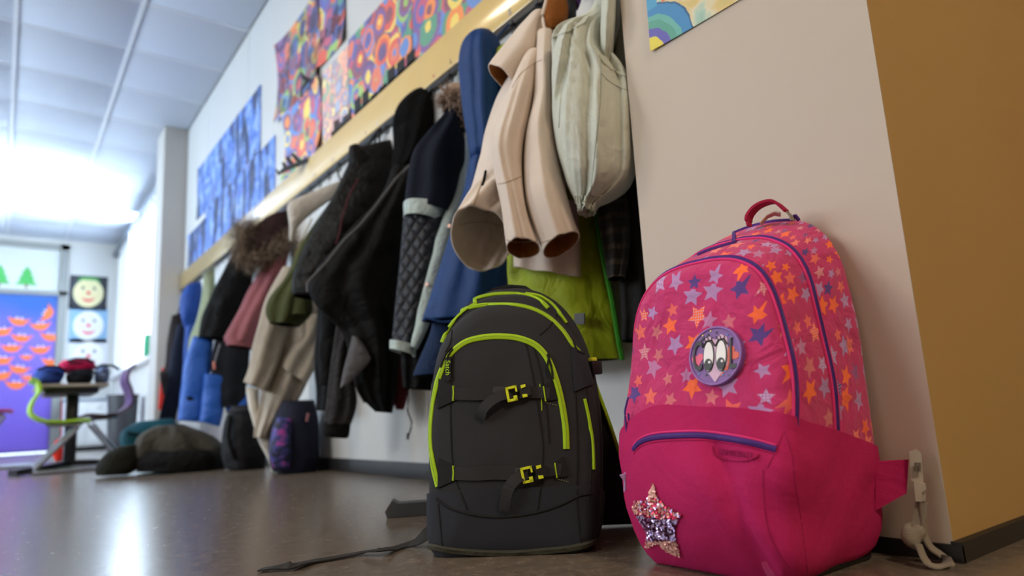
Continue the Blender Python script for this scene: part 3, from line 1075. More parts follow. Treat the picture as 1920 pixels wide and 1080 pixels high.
# ================================================================== GARMENTS
def cloth(name, parent, fr, st, mats, th=.08, nu=56, ns=44, pw=2.3, folds=(), quilt=0, qd=.25, top='close', bot='open',
          nz=.012, nsc=7.0, tilt=0.0, seed=1, dd=0.0, lip=.35, fan=None, env=(.0, .35)):
    """hollow hanging cloth. st: (left px, left py, right px, right py[, half depth[, offset]]) from top to bottom on frame fr.
    folds: (amplitude m, waves across, phase, drift); fan: (u0, strength) folds spreading out from u0 at the top"""
    rows = []
    for q in st:
        t_ = q[4] if len(q) > 4 else th
        o_ = (q[5] if len(q) > 5 else 0.0) + dd
        a, b_ = fr.P(q[0], q[1], o_), fr.P(q[2], q[3], o_)
        rows.append((a.x, a.y, a.z, b_.x, b_.y, b_.z, t_))
    rs = cat_rom(rows, ns)
    rnd = random.Random(seed)
    off = Vector((rnd.uniform(-50, 50), rnd.uniform(-50, 50), rnd.uniform(-50, 50)))
    rings = []
    for k, r in enumerate(rs):
        s = k / (ns - 1)
        L, R, t_ = Vector(r[0:3]), Vector(r[3:6]), r[6]
        c = (L + R) / 2
        a = (R - L) / 2
        ev = smooth01((s - env[0]) / max(1e-6, env[1] - env[0]))
        q = 1.0
        if quilt:
            q = 1 - qd * (1 - abs(math.sin(PI * quilt * s)) ** .45)
        if top == 'close' and s < .10:
            q *= math.sqrt(max(0.02, 1 - (1 - s / .10) ** 2)) * .55 + .45
        if bot == 'close' and s > .92:
            q *= math.sqrt(max(0.02, 1 - ((s - .92) / .08) ** 2)) * .6 + .4
        ring = []
        for i in range(nu):
            f_ = 2 * PI * i / nu
            co, si = math.cos(f_), math.sin(f_)
            u = math.copysign(abs(co) ** (2 / pw), co)
            w = math.copysign(abs(si) ** (2 / pw), si)
            d = 0.0
            uu = u
            if fan:
                uu = fan[0] + (u - fan[0]) / (.25 + fan[1] * s)
            for (am, kk, ph, dr) in folds:
                x = math.sin(kk * uu * PI + ph + dr * s)
                x = math.copysign(abs(x) ** .8, x)
                d += am * x
            d *= ev * (abs(si) ** .5)
            p = c + a * u * (1 if not quilt else (.94 + .06 * q)) + fr.h * (w * t_ * q - d * (1 if si < 0 else -.6))
            pn = p * nsc + off
            p = p + fr.h * (noise.noise(pn) * nz) + a.normalized() * (noise.noise(pn + Vector((9, 3, 1))) * nz * .6)
            rg = .35 - abs(noise.noise(p * 11 + off))
            p = p - fr.h * (rg * nz * .55 * (1 if si < 0 else -1) * ev)
            p.z += -tilt * w * s ** 3
            ring.append(p)
        rings.append(ring)
    v, f, mi = [], [], []
    for ring in rings:
        v += ring
    for k in range(ns - 1):
        for i in range(nu):
            j = (i + 1) % nu
            f.append((k * nu + i, k * nu + j, (k + 1) * nu + j, (k + 1) * nu + i))
            mi.append(0)

    def cap(idx, order):
        cidx = len(v)
        v.append(sum((v[i] for i in idx), Vector()) / len(idx))
        for i in range(len(idx)):
            f.append((idx[i], idx[(i + 1) % nu], cidx))
            mi.append(0)

    def inside(idx, ks):
        prev = idx
        base = len(rings)
        for n_, (k, sc) in enumerate(ks):
            ring = rings[k]
            c = sum(ring, Vector()) / nu
            st_ = len(v)
            for p in ring:
                v.append(c + (p - c) * sc)
            cur = list(range(st_, st_ + nu))
            for i in range(nu):
                j = (i + 1) % nu
                f.append((prev[i], prev[j], cur[j], cur[i]))
                mi.append(0 if n_ == 0 else 1)
            prev = cur
        cidx = len(v)
        v.append(sum((v[i] for i in prev), Vector()) / nu)
        for i in range(nu):
            f.append((prev[i], prev[(i + 1) % nu], cidx))
            mi.append(1)

    first = list(range(nu))
    last = list(range((ns - 1) * nu, ns * nu))
    depth = max(2, int(ns * lip))
    if top == 'open':
        inside(first, [(0, .93), (2, .90), (depth, .86)])
    else:
        cap(first, 0)
    if bot == 'open':
        inside(last, [(ns - 1, .94), (ns - 3, .91), (ns - 1 - depth // 2, .88), (ns - 1 - depth, .84)])
    else:
        cap(last, 1)
    if not isinstance(mats, (list, tuple)):
        mats = [mats, mats]
    o = link_mesh(name, v, f, list(mats), parent, midx=mi)
    return o


def fur(name, parent, pts, r, count, ln, mat, seed=1):
    """tufts of thin tapering hairs around a path; too many to count"""
    rnd = random.Random(seed)
    pts = even(pts, 40)
    v, f = [], []
    for _ in range(count):
        t = rnd.random() * 38.9
        i = int(t)
        c = pts[i].lerp(pts[i + 1], t - i)
        ax = (pts[i + 1] - pts[i]).normalized()
        d = Vector((rnd.gauss(0, 1), rnd.gauss(0, 1), rnd.gauss(0, 1)))
        d = (d - ax * d.dot(ax) * .6).normalized()
        p0 = c + d * r * rnd.uniform(.3, 1)
        l = ln * rnd.uniform(.5, 1.2)
        sd = d.cross(ax).normalized() * .0016
        tip = p0 + (d + ax * rnd.uniform(-.7, .7) + Vector((0, 0, -.35))).normalized() * l
        mid = p0.lerp(tip, .55) + d * l * .12
        k = len(v)
        v += [p0 - sd, p0 + sd, mid - sd * .8, mid + sd * .8, tip]
        f += [(k, k + 1, k + 3, k + 2), (k + 2, k + 3, k + 4)]
    o = link_mesh(name, v, f, mat, parent, smooth=False)
    o['kind'] = 'stuff'
    return o


def ribbon(name, parent, pts, normals, w, t, mat, n=None, scale=None, roundp=True):
    prof = [(-w / 2, 0), (w / 2, 0), (w / 2 * .96, t), (-w / 2 * .96, t)]
    if roundp:
        prof = [(-w / 2, -t * .3), (w / 2, -t * .3), (w / 2, t * .4), (w * .32, t), (-w * .32, t), (-w / 2, t * .4)]
    return MB().sweep(pts, prof, normals=normals, scale=scale).build(name, mat, parent, auto=50)


def garment(name, label, cat, fr, group='children\'s clothes hanging on the coat rack', z=1.40):
    base = Vector((fr.A.x, fr.A.y, z))
    return thing(name, label, cat, base, group)


def loop(parent, fr, px, py, mat):
    """hanging loop from the collar up to the hook rail"""
    a = fr.P(px, py)
    y = a.y
    top = Vector((RX0 + .003, y, RZ0 - .012))
    MB().tube(even([a, a.lerp(top, .6) + Vector((-.01, 0, -.01)), top], 8), .004, 6).build('hanging_loop', mat, parent)


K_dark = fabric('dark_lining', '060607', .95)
HANG = 1.12      # usual distance of a hanging coat's middle from the viewer's side

# ---------- pale mint padded jacket (nearest)
F = Frame(1110, 200, 1.02)
m_mint = fabric('mint_nylon', 'c3c8bd', .55, wr=.22, wscale=18, weave=.08, sheen=.1, spec=.35, var=.05)
g = garment('mint_jacket', 'pale mint padded jacket with gathered elastic hem beside the pier', 'jacket', F)
cloth('body', g, F, [(1128, -60, 1160, -60, .05), (1112, 10, 1160, 10, .05), (1090, 45, 1160, 45, .06), (1040, 66, 1155, 70, .06), (1034, 100, 1150, 108, .07), (1033, 140, 1172, 138, .085), (1034, 175, 1188, 168, .09),
                     (1036, 220, 1192, 218, .10), (1044, 275, 1192, 268, .105), (1056, 322, 1192, 318, .095), (1066, 350, 1182, 346, .08), (1078, 372, 1156, 368, .055), (1084, 386, 1126, 384, .035), (1086, 399, 1118, 400, .034)],
      [m_mint, m_mint], folds=[(.010, 2.6, .6, .4), (.006, 4.7, 1.9, -.5), (.003, 9, .3, .2)], fan=(.55, 1.1), nz=.010, seed=4, ns=64, nu=80, env=(.15, .30), lip=.08)
cloth('shoulder', g, F, [(1126, -60, 1152, -60, .035, -.05), (1126, 10, 1154, 10, .04, -.06), (1124, 60, 1152, 60, .04, -.06), (1126, 100, 1148, 105, .032, -.05), (1130, 125, 1142, 128, .02, -.04)], m_mint, folds=[(.004, 2, .5, 3)], bot='close', nz=.008, seed=8)
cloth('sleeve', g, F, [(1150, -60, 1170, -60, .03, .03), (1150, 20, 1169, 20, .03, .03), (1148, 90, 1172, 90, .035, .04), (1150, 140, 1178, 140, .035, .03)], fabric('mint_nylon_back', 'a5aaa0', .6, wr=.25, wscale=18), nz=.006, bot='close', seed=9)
# pocket binding and hem gathers
MSKIN = (g, [o_ for o_ in g.children if o_.name.startswith('body')])

# ---------- cream softshell
F = Frame(980, 250, .985)
m_cream = fabric('cream_softshell', 'd8cbc0', .9, wr=.12, wscale=9, weave=.15, sheen=.4, var=.05)
m_crlin = fabric('cream_lining', 'c2b6a9', .95)
m_brown = fabric('brown_fleece', '7d4a1c', .95, weave=.8, vscale=300, sheen=.5)
g = garment('cream_jacket', 'cream softshell jacket with brown fleece lining and dangling sleeves', 'jacket', F)
cloth('body', g, F, [(1000, 60, 1045, 60, .05, .045), (965, 130, 1055, 110, .07, .045), (932, 195, 1060, 190, .085, .045), (910, 250, 1062, 250, .09, .045), (902, 300, 1064, 300, .095, .045), (890, 350, 1060, 350, .10, .045), (868, 395, 1000, 395, .10, .035), (843, 452, 955, 448, .105, .03)],
      [m_cream, m_crlin], folds=[(.013, 1.6, 2.4, .6), (.010, 3.1, .7, 1.2)], nz=.016, seed=11, ns=60, nu=80, tilt=.055, lip=.30, pw=2.2)
cloth('back_panel', g, F, [(985, 380, 1080, 380, .05, .07), (968, 430, 1084, 430, .06, .07), (962, 480, 1088, 480, .06, .07), (962, 500, 1090, 520, .055, .07)], [m_cream, m_crlin], folds=[(.008, 2, .2, 1)], nz=.01, seed=12, tilt=-.01)
cloth('sleeve', g, F, [(985, 100, 1022, 95, .04, -.05), (958, 160, 1004, 160, .05, -.07), (935, 215, 988, 220, .055, -.08), (921, 275, 979, 280, .058, -.085), (929, 330, 981, 340, .052, -.085), (941, 390, 990, 395, .05, -.085), (948, 466, 1012, 466, .052, -.08)],
      [m_cream, m_brown], folds=[(.004, 1.5, 1.2, 2), (.004, 3, .2, -2)], nz=.010, seed=13, ns=60, nu=64, lip=.12, pw=2.05, tilt=.012)
cloth('sleeve', g, F, [(1004, 60, 1034, 58, .035, -.05), (1003, 110, 1035, 110, .045, -.075), (1000, 180, 1037, 180, .05, -.085), (985, 250, 1040, 250, .058, -.09), (981, 310, 1050, 310, .06, -.095), (986, 370, 1064, 370, .06, -.10), (1001, 425, 1076, 415, .055, -.10), (1017, 474, 1087, 444, .05, -.10)],
      [m_cream, m_brown], folds=[(.007, 1.2, 2.0, 1.0), (.003, 3, 1.2, 2)], nz=.010, seed=14, ns=60, nu=64, lip=.12, pw=2.05, tilt=.012)
cloth('hood', g, F, [(1000, 30, 1024, 30, .04), (960, 75, 1022, 72, .06), (930, 110, 1010, 110, .06, -.02), (916, 128, 965, 165, .05, -.03)], [m_cream, m_brown], nz=.008, seed=15, lip=.3, folds=[(.005, 1.5, .5, .5)])
cloth('neck_lining', g, F, [(1020, 0, 1062, 0, .03, -.01), (1016, 25, 1066, 25, .035, -.02), (1022, 52, 1058, 50, .035, -.03), (1030, 64, 1044, 64, .03, -.03)], m_brown, nz=.008, bot='close', seed=16)
pp = [F.P(x, y, -.08) for x, y in [(1024, 0), (1017, 28), (1020, 52), (1033, 68), (1050, 58), (1066, 50)]]
MB().tube(even(pp, 16), .004, 6).build('collar_edge', m_cream, g)
CSKIN = (g, [o_ for o_ in g.children if o_.name.startswith(('body', 'sleeve'))])
loop(g, F, 1020, 20, m_cream)

# ---------- lime jacket behind, plaid shirt
F = Frame(1080, 500, 1.15, yaw=.55)
m_lime = fabric('lime_nylon', '8f9f08', .6, wr=.45, wscale=12, spec=.35, var=.1)
g = garment('lime_jacket', 'lime green padded jacket hanging behind the cream one', 'jacket', F)
cloth('body', g, F, [(985, 60, 1010, 60, .04), (970, 150, 1060, 150, .06), (968, 300, 1110, 300, .07), (962, 400, 1118, 400, .07), (955, 480, 1128, 480, .07), (960, 560, 1146, 560, .065), (1000, 640, 1160, 640, .06), (1020, 682, 1166, 672, .055)],
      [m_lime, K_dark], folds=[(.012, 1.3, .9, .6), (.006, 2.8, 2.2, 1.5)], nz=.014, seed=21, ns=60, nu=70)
pp = [F.P(x, y, -.058) for x, y in [(1118, 400), (1130, 480), (1147, 560), (1160, 640), (1167, 675)]]
MB().tube(even(pp, 20), .006, 6).build('edge_piping', fabric('green_piping', '2f7a1a'), g)
q = F.P(1088, 598, -.075)
sd = Vector((F.h.y, -F.h.x, 0))
MB().prism([(-.014, -.012), (.012, -.014), (.014, .012), (-.012, .014)], q, sd, (0, 0, 1), -F.h, .006).build('hook_tab', M_black, g)
cloth('collar', g, F, [(935, 95, 985, 75, .03, .06), (935, 130, 990, 120, .04, .06), (950, 170, 1000, 170, .04, .06)], m_lime, nz=.006, bot='close', seed=22)


def plaid_mat():
    m, nt, b = new_mat('dark_plaid')
    tc = nd(nt, 'ShaderNodeTexCoord')
    c = lin('22201f')
    w1 = nd(nt, 'ShaderNodeTexWave', Scale=9.0, Distortion=.6)
    w1.bands_direction = 'Z'
    w2 = nd(nt, 'ShaderNodeTexWave', Scale=8.0, Distortion=.6)
    w2.bands_direction = 'Y'
    for w_ in (w1, w2):
        nt.links.new(tc.outputs['Object'], w_.inputs['Vector'])
    c1 = mixrgb(nt, c, lin('453c34'), mth(nt, 'GREATER_THAN', w1.outputs[0], .72))
    c2 = mixrgb(nt, c1, lin('0e0d0d'), mth(nt, 'MULTIPLY', mth(nt, 'GREATER_THAN', w2.outputs[0], .6), .7))
    nt.links.new(c2, b.inputs['Base Color'])
    b.inputs['Roughness'].default_value = .95
    return m


F = Frame(1170, 400, 1.17)
m_plaid = plaid_mat()
g = garment('plaid_shirt', 'dark brown and black plaid flannel shirt beside the pier', 'shirt', F)
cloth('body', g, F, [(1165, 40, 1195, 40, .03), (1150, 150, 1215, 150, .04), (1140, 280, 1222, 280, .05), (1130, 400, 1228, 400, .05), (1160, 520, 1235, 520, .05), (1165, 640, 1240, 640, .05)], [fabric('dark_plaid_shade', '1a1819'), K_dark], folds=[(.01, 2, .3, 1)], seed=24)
cloth('sleeve', g, F, [(1120, 150, 1150, 150, .03, -.05), (1112, 300, 1165, 300, .04, -.055), (1118, 400, 1180, 400, .04, -.055), (1130, 470, 1180, 470, .035, -.055), (1140, 525, 1174, 522, .03, -.055)], [m_plaid, K_dark], folds=[(.006, 2, .3, 3)], nz=.012, seed=25)

# small dark and violet clothes glimpsed above the mint jacket
F = Frame(1075, 20, 1.16)
g = garment('violet_scarf', 'violet scarf end glimpsed between the cream and mint jackets', 'scarf', F)
cloth('cloth', g, F, [(1066, -60, 1092, -60, .03), (1066, -10, 1090, -10, .03), (1068, 12, 1084, 12, .02)], fabric('violet_knit', '6b3f8a'), seed=26)
F = Frame(1075, 20, 1.12)
g = garment('charcoal_hood', 'charcoal hood tucked above the brown lining of the cream jacket', 'jacket', F)
cloth('hood', g, F, [(1040, -70, 1075, -70, .03, .03), (1044, -10, 1078, -10, .03, .03), (1056, 30, 1078, 30, .03, .02), (1064, 60, 1080, 60, .02)], fabric('charcoal_nylon', '2b2e33', .7), seed=27, bot='close')

# ---------- blue jacket
F = Frame(900, 200, 1.10)
m_blue = fabric('blue_softshell', '12386f', .6, wr=.18, wscale=12, sheen=.2, var=.12)
g = garment('blue_jacket', 'royal blue jacket with rounded hood left of the cream one', 'jacket', F)
cloth('hood', g, F, [(885, 66, 925, 68, .05), (866, 92, 940, 92, .085), (860, 130, 946, 130, .09), (864, 180, 950, 180, .085), (872, 240, 950, 240, .075), (880, 300, 945, 300, .06)], m_blue, nz=.010, bot='close', folds=[(.008, 1.7, 1.0, .8), (.003, 4, 1, 2)], seed=31, ns=50, nu=70)
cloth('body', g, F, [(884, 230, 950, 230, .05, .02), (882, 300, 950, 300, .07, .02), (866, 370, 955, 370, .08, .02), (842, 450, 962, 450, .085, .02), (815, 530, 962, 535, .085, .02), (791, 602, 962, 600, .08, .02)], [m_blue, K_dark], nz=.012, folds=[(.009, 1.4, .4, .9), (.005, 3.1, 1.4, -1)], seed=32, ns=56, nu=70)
pp = [F.P(x, y, -.06) for x, y in [(796, 596), (830, 604), (870, 600)]]
MB().tube(even(pp, 12), .003, 6).build('hem_seam', m_blue, g)
loop(g, F, 925, 80, m_blue)
cloth('underlayer', g, F, [(815, 580, 880, 580, .04, .09), (800, 640, 880, 640, .05, .09), (775, 705, 860, 700, .05, .09)], [fabric('dark_blue_cloth', '15294a'), K_dark], nz=.01, seed=33)

# ---------- navy quilted jacket with mint bands
F = Frame(810, 350, 1.10)
m_navy = fabric('navy_softshell', '0d1322', .8, wr=.2, sheen=.15, spec=.15)


def quilt_mat():
    m, nt, b = new_mat('navy_quilting')
    tc = nd(nt, 'ShaderNodeTexCoord')
    b.inputs['Base Color'].default_value = lin('0c1120')
    b.inputs['Roughness'].default_value = .6
    sp = nd(nt, 'ShaderNodeSeparateXYZ')
    nt.links.new(tc.outputs['Object'], sp.inputs[0])
    s = mth(nt, 'MULTIPLY', mth(nt, 'SUBTRACT', sp.outputs[0], sp.outputs[1]), 55)
    z = mth(nt, 'MULTIPLY', sp.outputs[2], 62)
    a = mth(nt, 'ABSOLUTE', mth(nt, 'SINE', mth(nt, 'ADD', s, z)))
    c = mth(nt, 'ABSOLUTE', mth(nt, 'SINE', mth(nt, 'SUBTRACT', s, z)))
    h = mth(nt, 'POWER', mth(nt, 'MULTIPLY', a, c), .4)
    bp = nd(nt, 'ShaderNodeBump', Strength=.9, Distance=.012)
    nt.links.new(h, bp.inputs['Height'])
    nt.links.new(bp.outputs[0], b.inputs['Normal'])
    return m


m_band = fabric('mint_grey_band', 'a9b9b8', .6, wr=.4, wscale=40, var=.06)
g = garment('navy_jacket', 'navy jacket with quilted skirt, mint grey band and placket', 'jacket', F)
cloth('sleeve', g, F, [(842, 200, 872, 202, .04), (826, 224, 872, 232, .06), (798, 256, 872, 268, .075), (772, 291, 870, 304, .085), (763, 350, 860, 360, .085), (759, 392, 850, 405, .08)], [m_navy, K_dark], folds=[(.012, 1.2, .4, .5), (.005, 2.5, 1.1, 1)], nz=.012, seed=41, ns=50)
cloth('reflective_band', g, F, [(757, 383, 836, 392, .087, -.002), (757, 398, 830, 408, .089, -.002), (756, 410, 824, 420, .086, -.002)], m_band, nz=.004, seed=42, ns=12, nsc=30, top='open')
cloth('skirt', g, F, [(757, 405, 840, 410, .075, .01), (752, 460, 835, 460, .075, .01), (746, 530, 820, 530, .075, .01), (738, 600, 800, 600, .07, .01), (734, 645, 782, 650, .065, .01)], [quilt_mat(), K_dark], folds=[(.008, 1.4, .4, .5)], nz=.010, seed=43, ns=50)
cloth('placket', g, F, [(856, 300, 872, 300, .02, .0), (845, 370, 868, 365, .022, -.02), (826, 420, 850, 415, .022, -.05), (806, 490, 832, 490, .022, -.06), (788, 560, 816, 565, .022, -.06), (778, 610, 802, 615, .022, -.06), (770, 650, 782, 655, .02, -.06)], m_band, nz=.006, nsc=16, seed=44, ns=40)
cloth('hem_band', g, F, [(731, 638, 780, 648, .072, -.004), (730, 655, 778, 668, .070, -.004)], m_band, nz=.005, nsc=25, seed=45, ns=14, lip=.6)
for (x, y) in ((842, 424), (800, 534)):
    q = F.P(x, y, -.085)
    MB().prism([(math.cos(t * PI / 5) * .006, math.sin(t * PI / 5) * .006) for t in range(10)], q, sd, (0, 0, 1), -F.h, .005).build('snap_button', plain('copper_snap', 'a07a6a', .3, metal=.7), g)
m_furw = fabric('pale_fur', 'c9b9aa', .9, second='8a6a52', var=.3)
fp = [F.P(x, y, -.02) for x, y in [(838, 175), (845, 195), (853, 180), (862, 190), (866, 215), (870, 240)]]
cloth('fur_base', g, F, [(842, 160, 868, 160, .03), (838, 180, 872, 180, .04), (846, 215, 874, 215, .04), (858, 245, 876, 245, .03)], m_furw, bot='close', nz=.015, seed=46)
fur('fur_trim', g, fp, .03, 2600, .035, m_furw, 5)
loop(g, F, 855, 170, m_band)
G_NAVY = g

# ---------- big black jacket
F = Frame(720, 400, 1.10)
m_blk = fabric('black_nylon', '060607', .7, wr=.6, wscale=10, spec=.12)
m_blk2 = fabric('black_fleece', '080809', .9, wr=.5, sheen=.1, spec=.1)
g = garment('black_jacket', 'big black hooded jacket hanging open with grey zip edge', 'jacket', F)
cloth('hood', g, F, [(775, 172, 832, 165, .05), (748, 200, 834, 200, .085), (736, 235, 830, 240, .09), (736, 280, 815, 285, .08), (734, 320, 780, 320, .06)], m_blk2, bot='close', folds=[(.014, 1.4, 1.0, .5), (.006, 3, .2, .5)], nz=.014, seed=51, ns=44)
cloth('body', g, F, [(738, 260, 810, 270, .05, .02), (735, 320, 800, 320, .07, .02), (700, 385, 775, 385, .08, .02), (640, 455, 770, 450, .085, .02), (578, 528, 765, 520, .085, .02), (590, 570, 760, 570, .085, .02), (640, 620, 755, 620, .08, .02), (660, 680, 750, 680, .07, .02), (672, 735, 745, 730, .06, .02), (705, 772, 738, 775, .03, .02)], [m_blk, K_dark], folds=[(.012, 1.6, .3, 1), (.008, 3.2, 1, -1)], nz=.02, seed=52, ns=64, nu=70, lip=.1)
pp = [F.P(x, y, -.085) for x, y in [(768, 310), (742, 335), (722, 362), (700, 392), (672, 425), (645, 450), (612, 492), (576, 530), (576, 548)]]
ribbon('zip_edge', g, even(pp, 40), [-F.h] * 40, .008, .004, fabric('grey_zip_tape', '5f6063'))
cloth('lining_flap', g, F, [(662, 630, 672, 632, .02, -.05), (655, 655, 690, 660, .025, -.06), (645, 690, 692, 680, .025, -.06), (638, 728, 652, 722, .02, -.06)], fabric('grey_lining', '55555a', .8, wr=.6), nz=.008, bot='close', seed=53)
loop(g, F, 822, 172, m_blk)

# grey flannel sleeve below the black jacket
F = Frame(640, 700, 1.01)
g = garment('grey_shirt', 'dark grey shirt whose cuffed sleeve dangles under the black jacket', 'shirt', F)
cloth('sleeve', g, F, [(645, 560, 700, 560, .04, .05), (628, 620, 668, 625, .045), (618, 690, 660, 690, .045), (612, 750, 668, 750, .045), (607, 795, 658, 795, .045)], fabric('grey_flannel', '2c2b2d', .9, wr=.7, wscale=20), folds=[(.006, 2, .3, 4)], nz=.016, seed=55, lip=.1)
cloth('cuff', g, F, [(607, 790, 658, 792, .046), (607, 812, 655, 815, .045), (612, 820, 650, 822, .03)], [K_dark, K_dark], nz=.006, seed=56, ns=14)
cloth('body', g, F, [(640, 520, 760, 520, .05, .08), (640, 600, 760, 600, .055, .08), (655, 700, 755, 700, .055, .08), (680, 755, 740, 760, .04, .08)], [fabric('brown_shirt', '2a2020'), K_dark], nz=.02, seed=57)
F = Frame(745, 720, 1.17)
g = garment('maroon_mitten', 'maroon glove peeping out below the black jacket', 'glove', F)
cloth('glove', g, F, [(738, 660, 760, 660, .02), (734, 700, 764, 700, .03), (736, 740, 764, 740, .03), (742, 768, 756, 768, .02)], fabric('maroon_knit', '5a1d1f', second='3a1012'), bot='close', nz=.01, seed=58)
cloth('thumb', g, F, [(752, 690, 762, 690, .012, -.03), (756, 715, 768, 715, .014, -.03), (760, 735, 767, 735, .01, -.03)], MATS['maroon_knit'], bot='close', nz=.004, seed=59, ns=20, nu=20)
F = Frame(765, 780, 1.15)
g = G_NAVY
pp = [F.P(x, y) for x, y in [(780, 560), (770, 650), (762, 700), (766, 745), (764, 770), (772, 790), (770, 805), (765, 820)]]
MB().tube(even(cat_rom([tuple(p) for p in pp], 30), 30), .0028, 6).build('drawstring', K_dark, g)
MB().tube([F.P(765, 812), F.P(764.5, 824)], .0045, 8).build('drawstring_end', M_black, g)

# black clothes filling the dark bay behind the front row
F = Frame(815, 640, 1.13)
g = garment('black_trousers', 'black ski trousers in the dark behind the navy and blue jackets', 'trousers', F)
for k, (a, b_) in enumerate(((752, 812), (808, 872))):
    cloth('leg', g, F, [(a + 10, 480, b_, 480, .035), (a + 4, 560, b_, 560, .04), (a, 650, b_, 650, .045), (a + 4, 728 - 8 * k, b_ - 4, 732 - 8 * k, .04)], [m_blk, K_dark], folds=[(.006, 2, k, 1)], nz=.014, seed=205 + k)
cloth('waistband', g, F, [(762, 440, 872, 440, .035), (760, 485, 873, 485, .04), (758, 505, 872, 505, .04)], m_blk, nz=.008, seed=207, ns=16)
loop(g, F, 820, 442, m_blk)
F = Frame(690, 640, 1.15)
g = garment('black_raincoat', 'thin black raincoat in the dark behind the big black jacket', 'raincoat', F)
cloth('body', g, F, [(640, 470, 760, 460, .04), (605, 560, 770, 560, .045), (598, 650, 768, 650, .05), (600, 722, 752, 728, .045)], [m_blk, K_dark], folds=[(.010, 2.2, 1, 1)], nz=.016, seed=211)
loop(g, F, 700, 470, m_blk)

# dark blue and red garments behind
F = Frame(620, 640, 1.14)
g = garment('dark_trousers', 'dark navy trousers hanging between the beige sweater and grey shirt', 'trousers', F)
cloth('leg', g, F, [(600, 540, 650, 540, .05), (592, 620, 648, 620, .05), (590, 700, 640, 700, .05), (592, 770, 625, 770, .045)], [fabric('navy_denim', '0f1117', .85), K_dark], folds=[(.006, 2, 1, 1)], nz=.014, seed=61)
cloth('red_tag', g, F, [(652, 610, 660, 610, .012, -.04), (650, 632, 662, 632, .012, -.04), (652, 645, 660, 645, .012, -.04)], fabric('red_cloth', 'b01c20'), bot='close', seed=62, ns=12, nu=16, nz=.002)
cloth('pink_lining', g, F, [(650, 640, 668, 640, .015, -.035), (652, 680, 666, 680, .015, -.035), (654, 720, 660, 720, .01, -.035)], fabric('dusty_pink', '8c5a5f'), bot='close', seed=63, ns=20, nu=20, nz=.003)

# ---------- black puffer
F = Frame(640, 400, 1.06)
m_puf = fabric('black_puffer', '0b0b0c', .6, wr=.5, wscale=22, spec=.18)
g = garment('black_puffer', 'black quilted puffer jacket with dark red zip behind the big black one', 'jacket', F)
cloth('body', g, F, [(662, 282, 735, 262, .05), (648, 320, 742, 310, .075), (622, 372, 728, 372, .085), (594, 420, 700, 425, .09), (566, 475, 660, 475, .09), (550, 520, 622, 525, .085), (550, 555, 600, 560, .07)], [m_puf, K_dark], quilt=7, qd=.2, folds=[(.006, 1.6, .4, 1)], nz=.012, seed=71, ns=63, nu=60)
cloth('collar', g, F, [(655, 276, 672, 272, .03, -.02), (652, 300, 690, 290, .05, -.02), (662, 320, 700, 310, .05, -.02)], m_puf, nz=.006, bot='close', seed=72)
pp = [F.P(x, y, -.102) for x, y in [(672, 335), (655, 365), (642, 405), (636, 440), (630, 458)]]
MB().tube(even(pp, 20), .003, 6).build('zipper', fabric('wine_zip', '5a2a34'), g)
loop(g, F, 690, 275, m_puf)

# ---------- olive jacket
F = Frame(560, 500, 1.05)
m_olv = fabric('olive_cotton', '3d4222', .85, wr=.3, wscale=14)
g = garment('olive_jacket', 'olive green jacket with turned back white fleece collar', 'jacket', F)
cloth('body', g, F, [(625, 372, 650, 352, .04), (588, 420, 630, 410, .06), (560, 465, 612, 470, .07), (535, 520, 590, 520, .075), (505, 560, 588, 560, .075), (497, 585, 585, 588, .07), (505, 606, 560, 612, .06)], [m_olv, K_dark], folds=[(.012, 1.4, .5, 1), (.006, 3, 1.2, 2)], nz=.014, seed=81, ns=50)
cloth('sleeve', g, F, [(565, 500, 590, 500, .03, -.05), (548, 550, 582, 552, .04, -.06), (545, 590, 580, 592, .04, -.06)], m_olv, nz=.01, seed=82)
cloth('fleece_collar', g, F, [(612, 352, 648, 335, .03, -.03), (560, 372, 628, 368, .045, -.03), (539, 385, 585, 400, .045, -.03), (542, 420, 560, 425, .03, -.03), (543, 450, 549, 452, .015, -.03)], fabric('white_fleece', 'b9b5ae', .95, weave=.6), bot='close', nz=.010, seed=83)
pp = [F.P(x, y, -.085) for x, y in [(585, 410), (566, 450), (552, 480)]]
MB().tube(even(pp, 10), .003, 6).build('zipper', fabric('brass_zip', '7a7030', .4), g)
loop(g, F, 640, 342, m_olv)

# ---------- dusty pink jacket with fur hood
F = Frame(480, 560, 1.06)
m_pink = fabric('dusty_pink_cotton', '824e55', .85, wr=.25, wscale=10)
g = garment('pink_jacket', 'dusty pink jacket with brown fur hood trim', 'jacket', F)
cloth('body', g, F, [(505, 470, 545, 450, .05), (480, 520, 535, 510, .07), (450, 575, 515, 570, .08), (424, 625, 490, 630, .085), (420, 640, 480, 645, .085)], [m_pink, K_dark], folds=[(.014, 1.5, 1.0, .4), (.005, 3, .5, 1)], nz=.012, seed=91)
cloth('hood', g, F, [(500, 408, 545, 395, .06), (470, 430, 545, 425, .085), (452, 460, 540, 460, .09), (460, 495, 525, 500, .07)], fabric('wine_hood', '2c1a1c', .8), bot='close', nz=.02, seed=92)
m_furb = fabric('brown_fur', 'a39280', .95, second='3c3128', var=.3)
fur('fur_trim', g, [F.P(x, y, -.06) for x, y in [(462, 420), (450, 455), (455, 480), (475, 492), (500, 480), (525, 462), (545, 445)]], .055, 3800, .06, m_furb, 6)
fur('fur_trim', g, [F.P(x, y, -.05) for x, y in [(455, 440), (468, 425), (480, 418)]], .04, 900, .05, m_furb, 7)
loop(g, F, 540, 396, m_pink)
cloth('hem', g, F, [(420, 630, 482, 634, .086, -.002), (424, 648, 476, 655, .084, -.002)], [m_pink, K_dark], ns=10, nz=.008, seed=93, lip=.6)

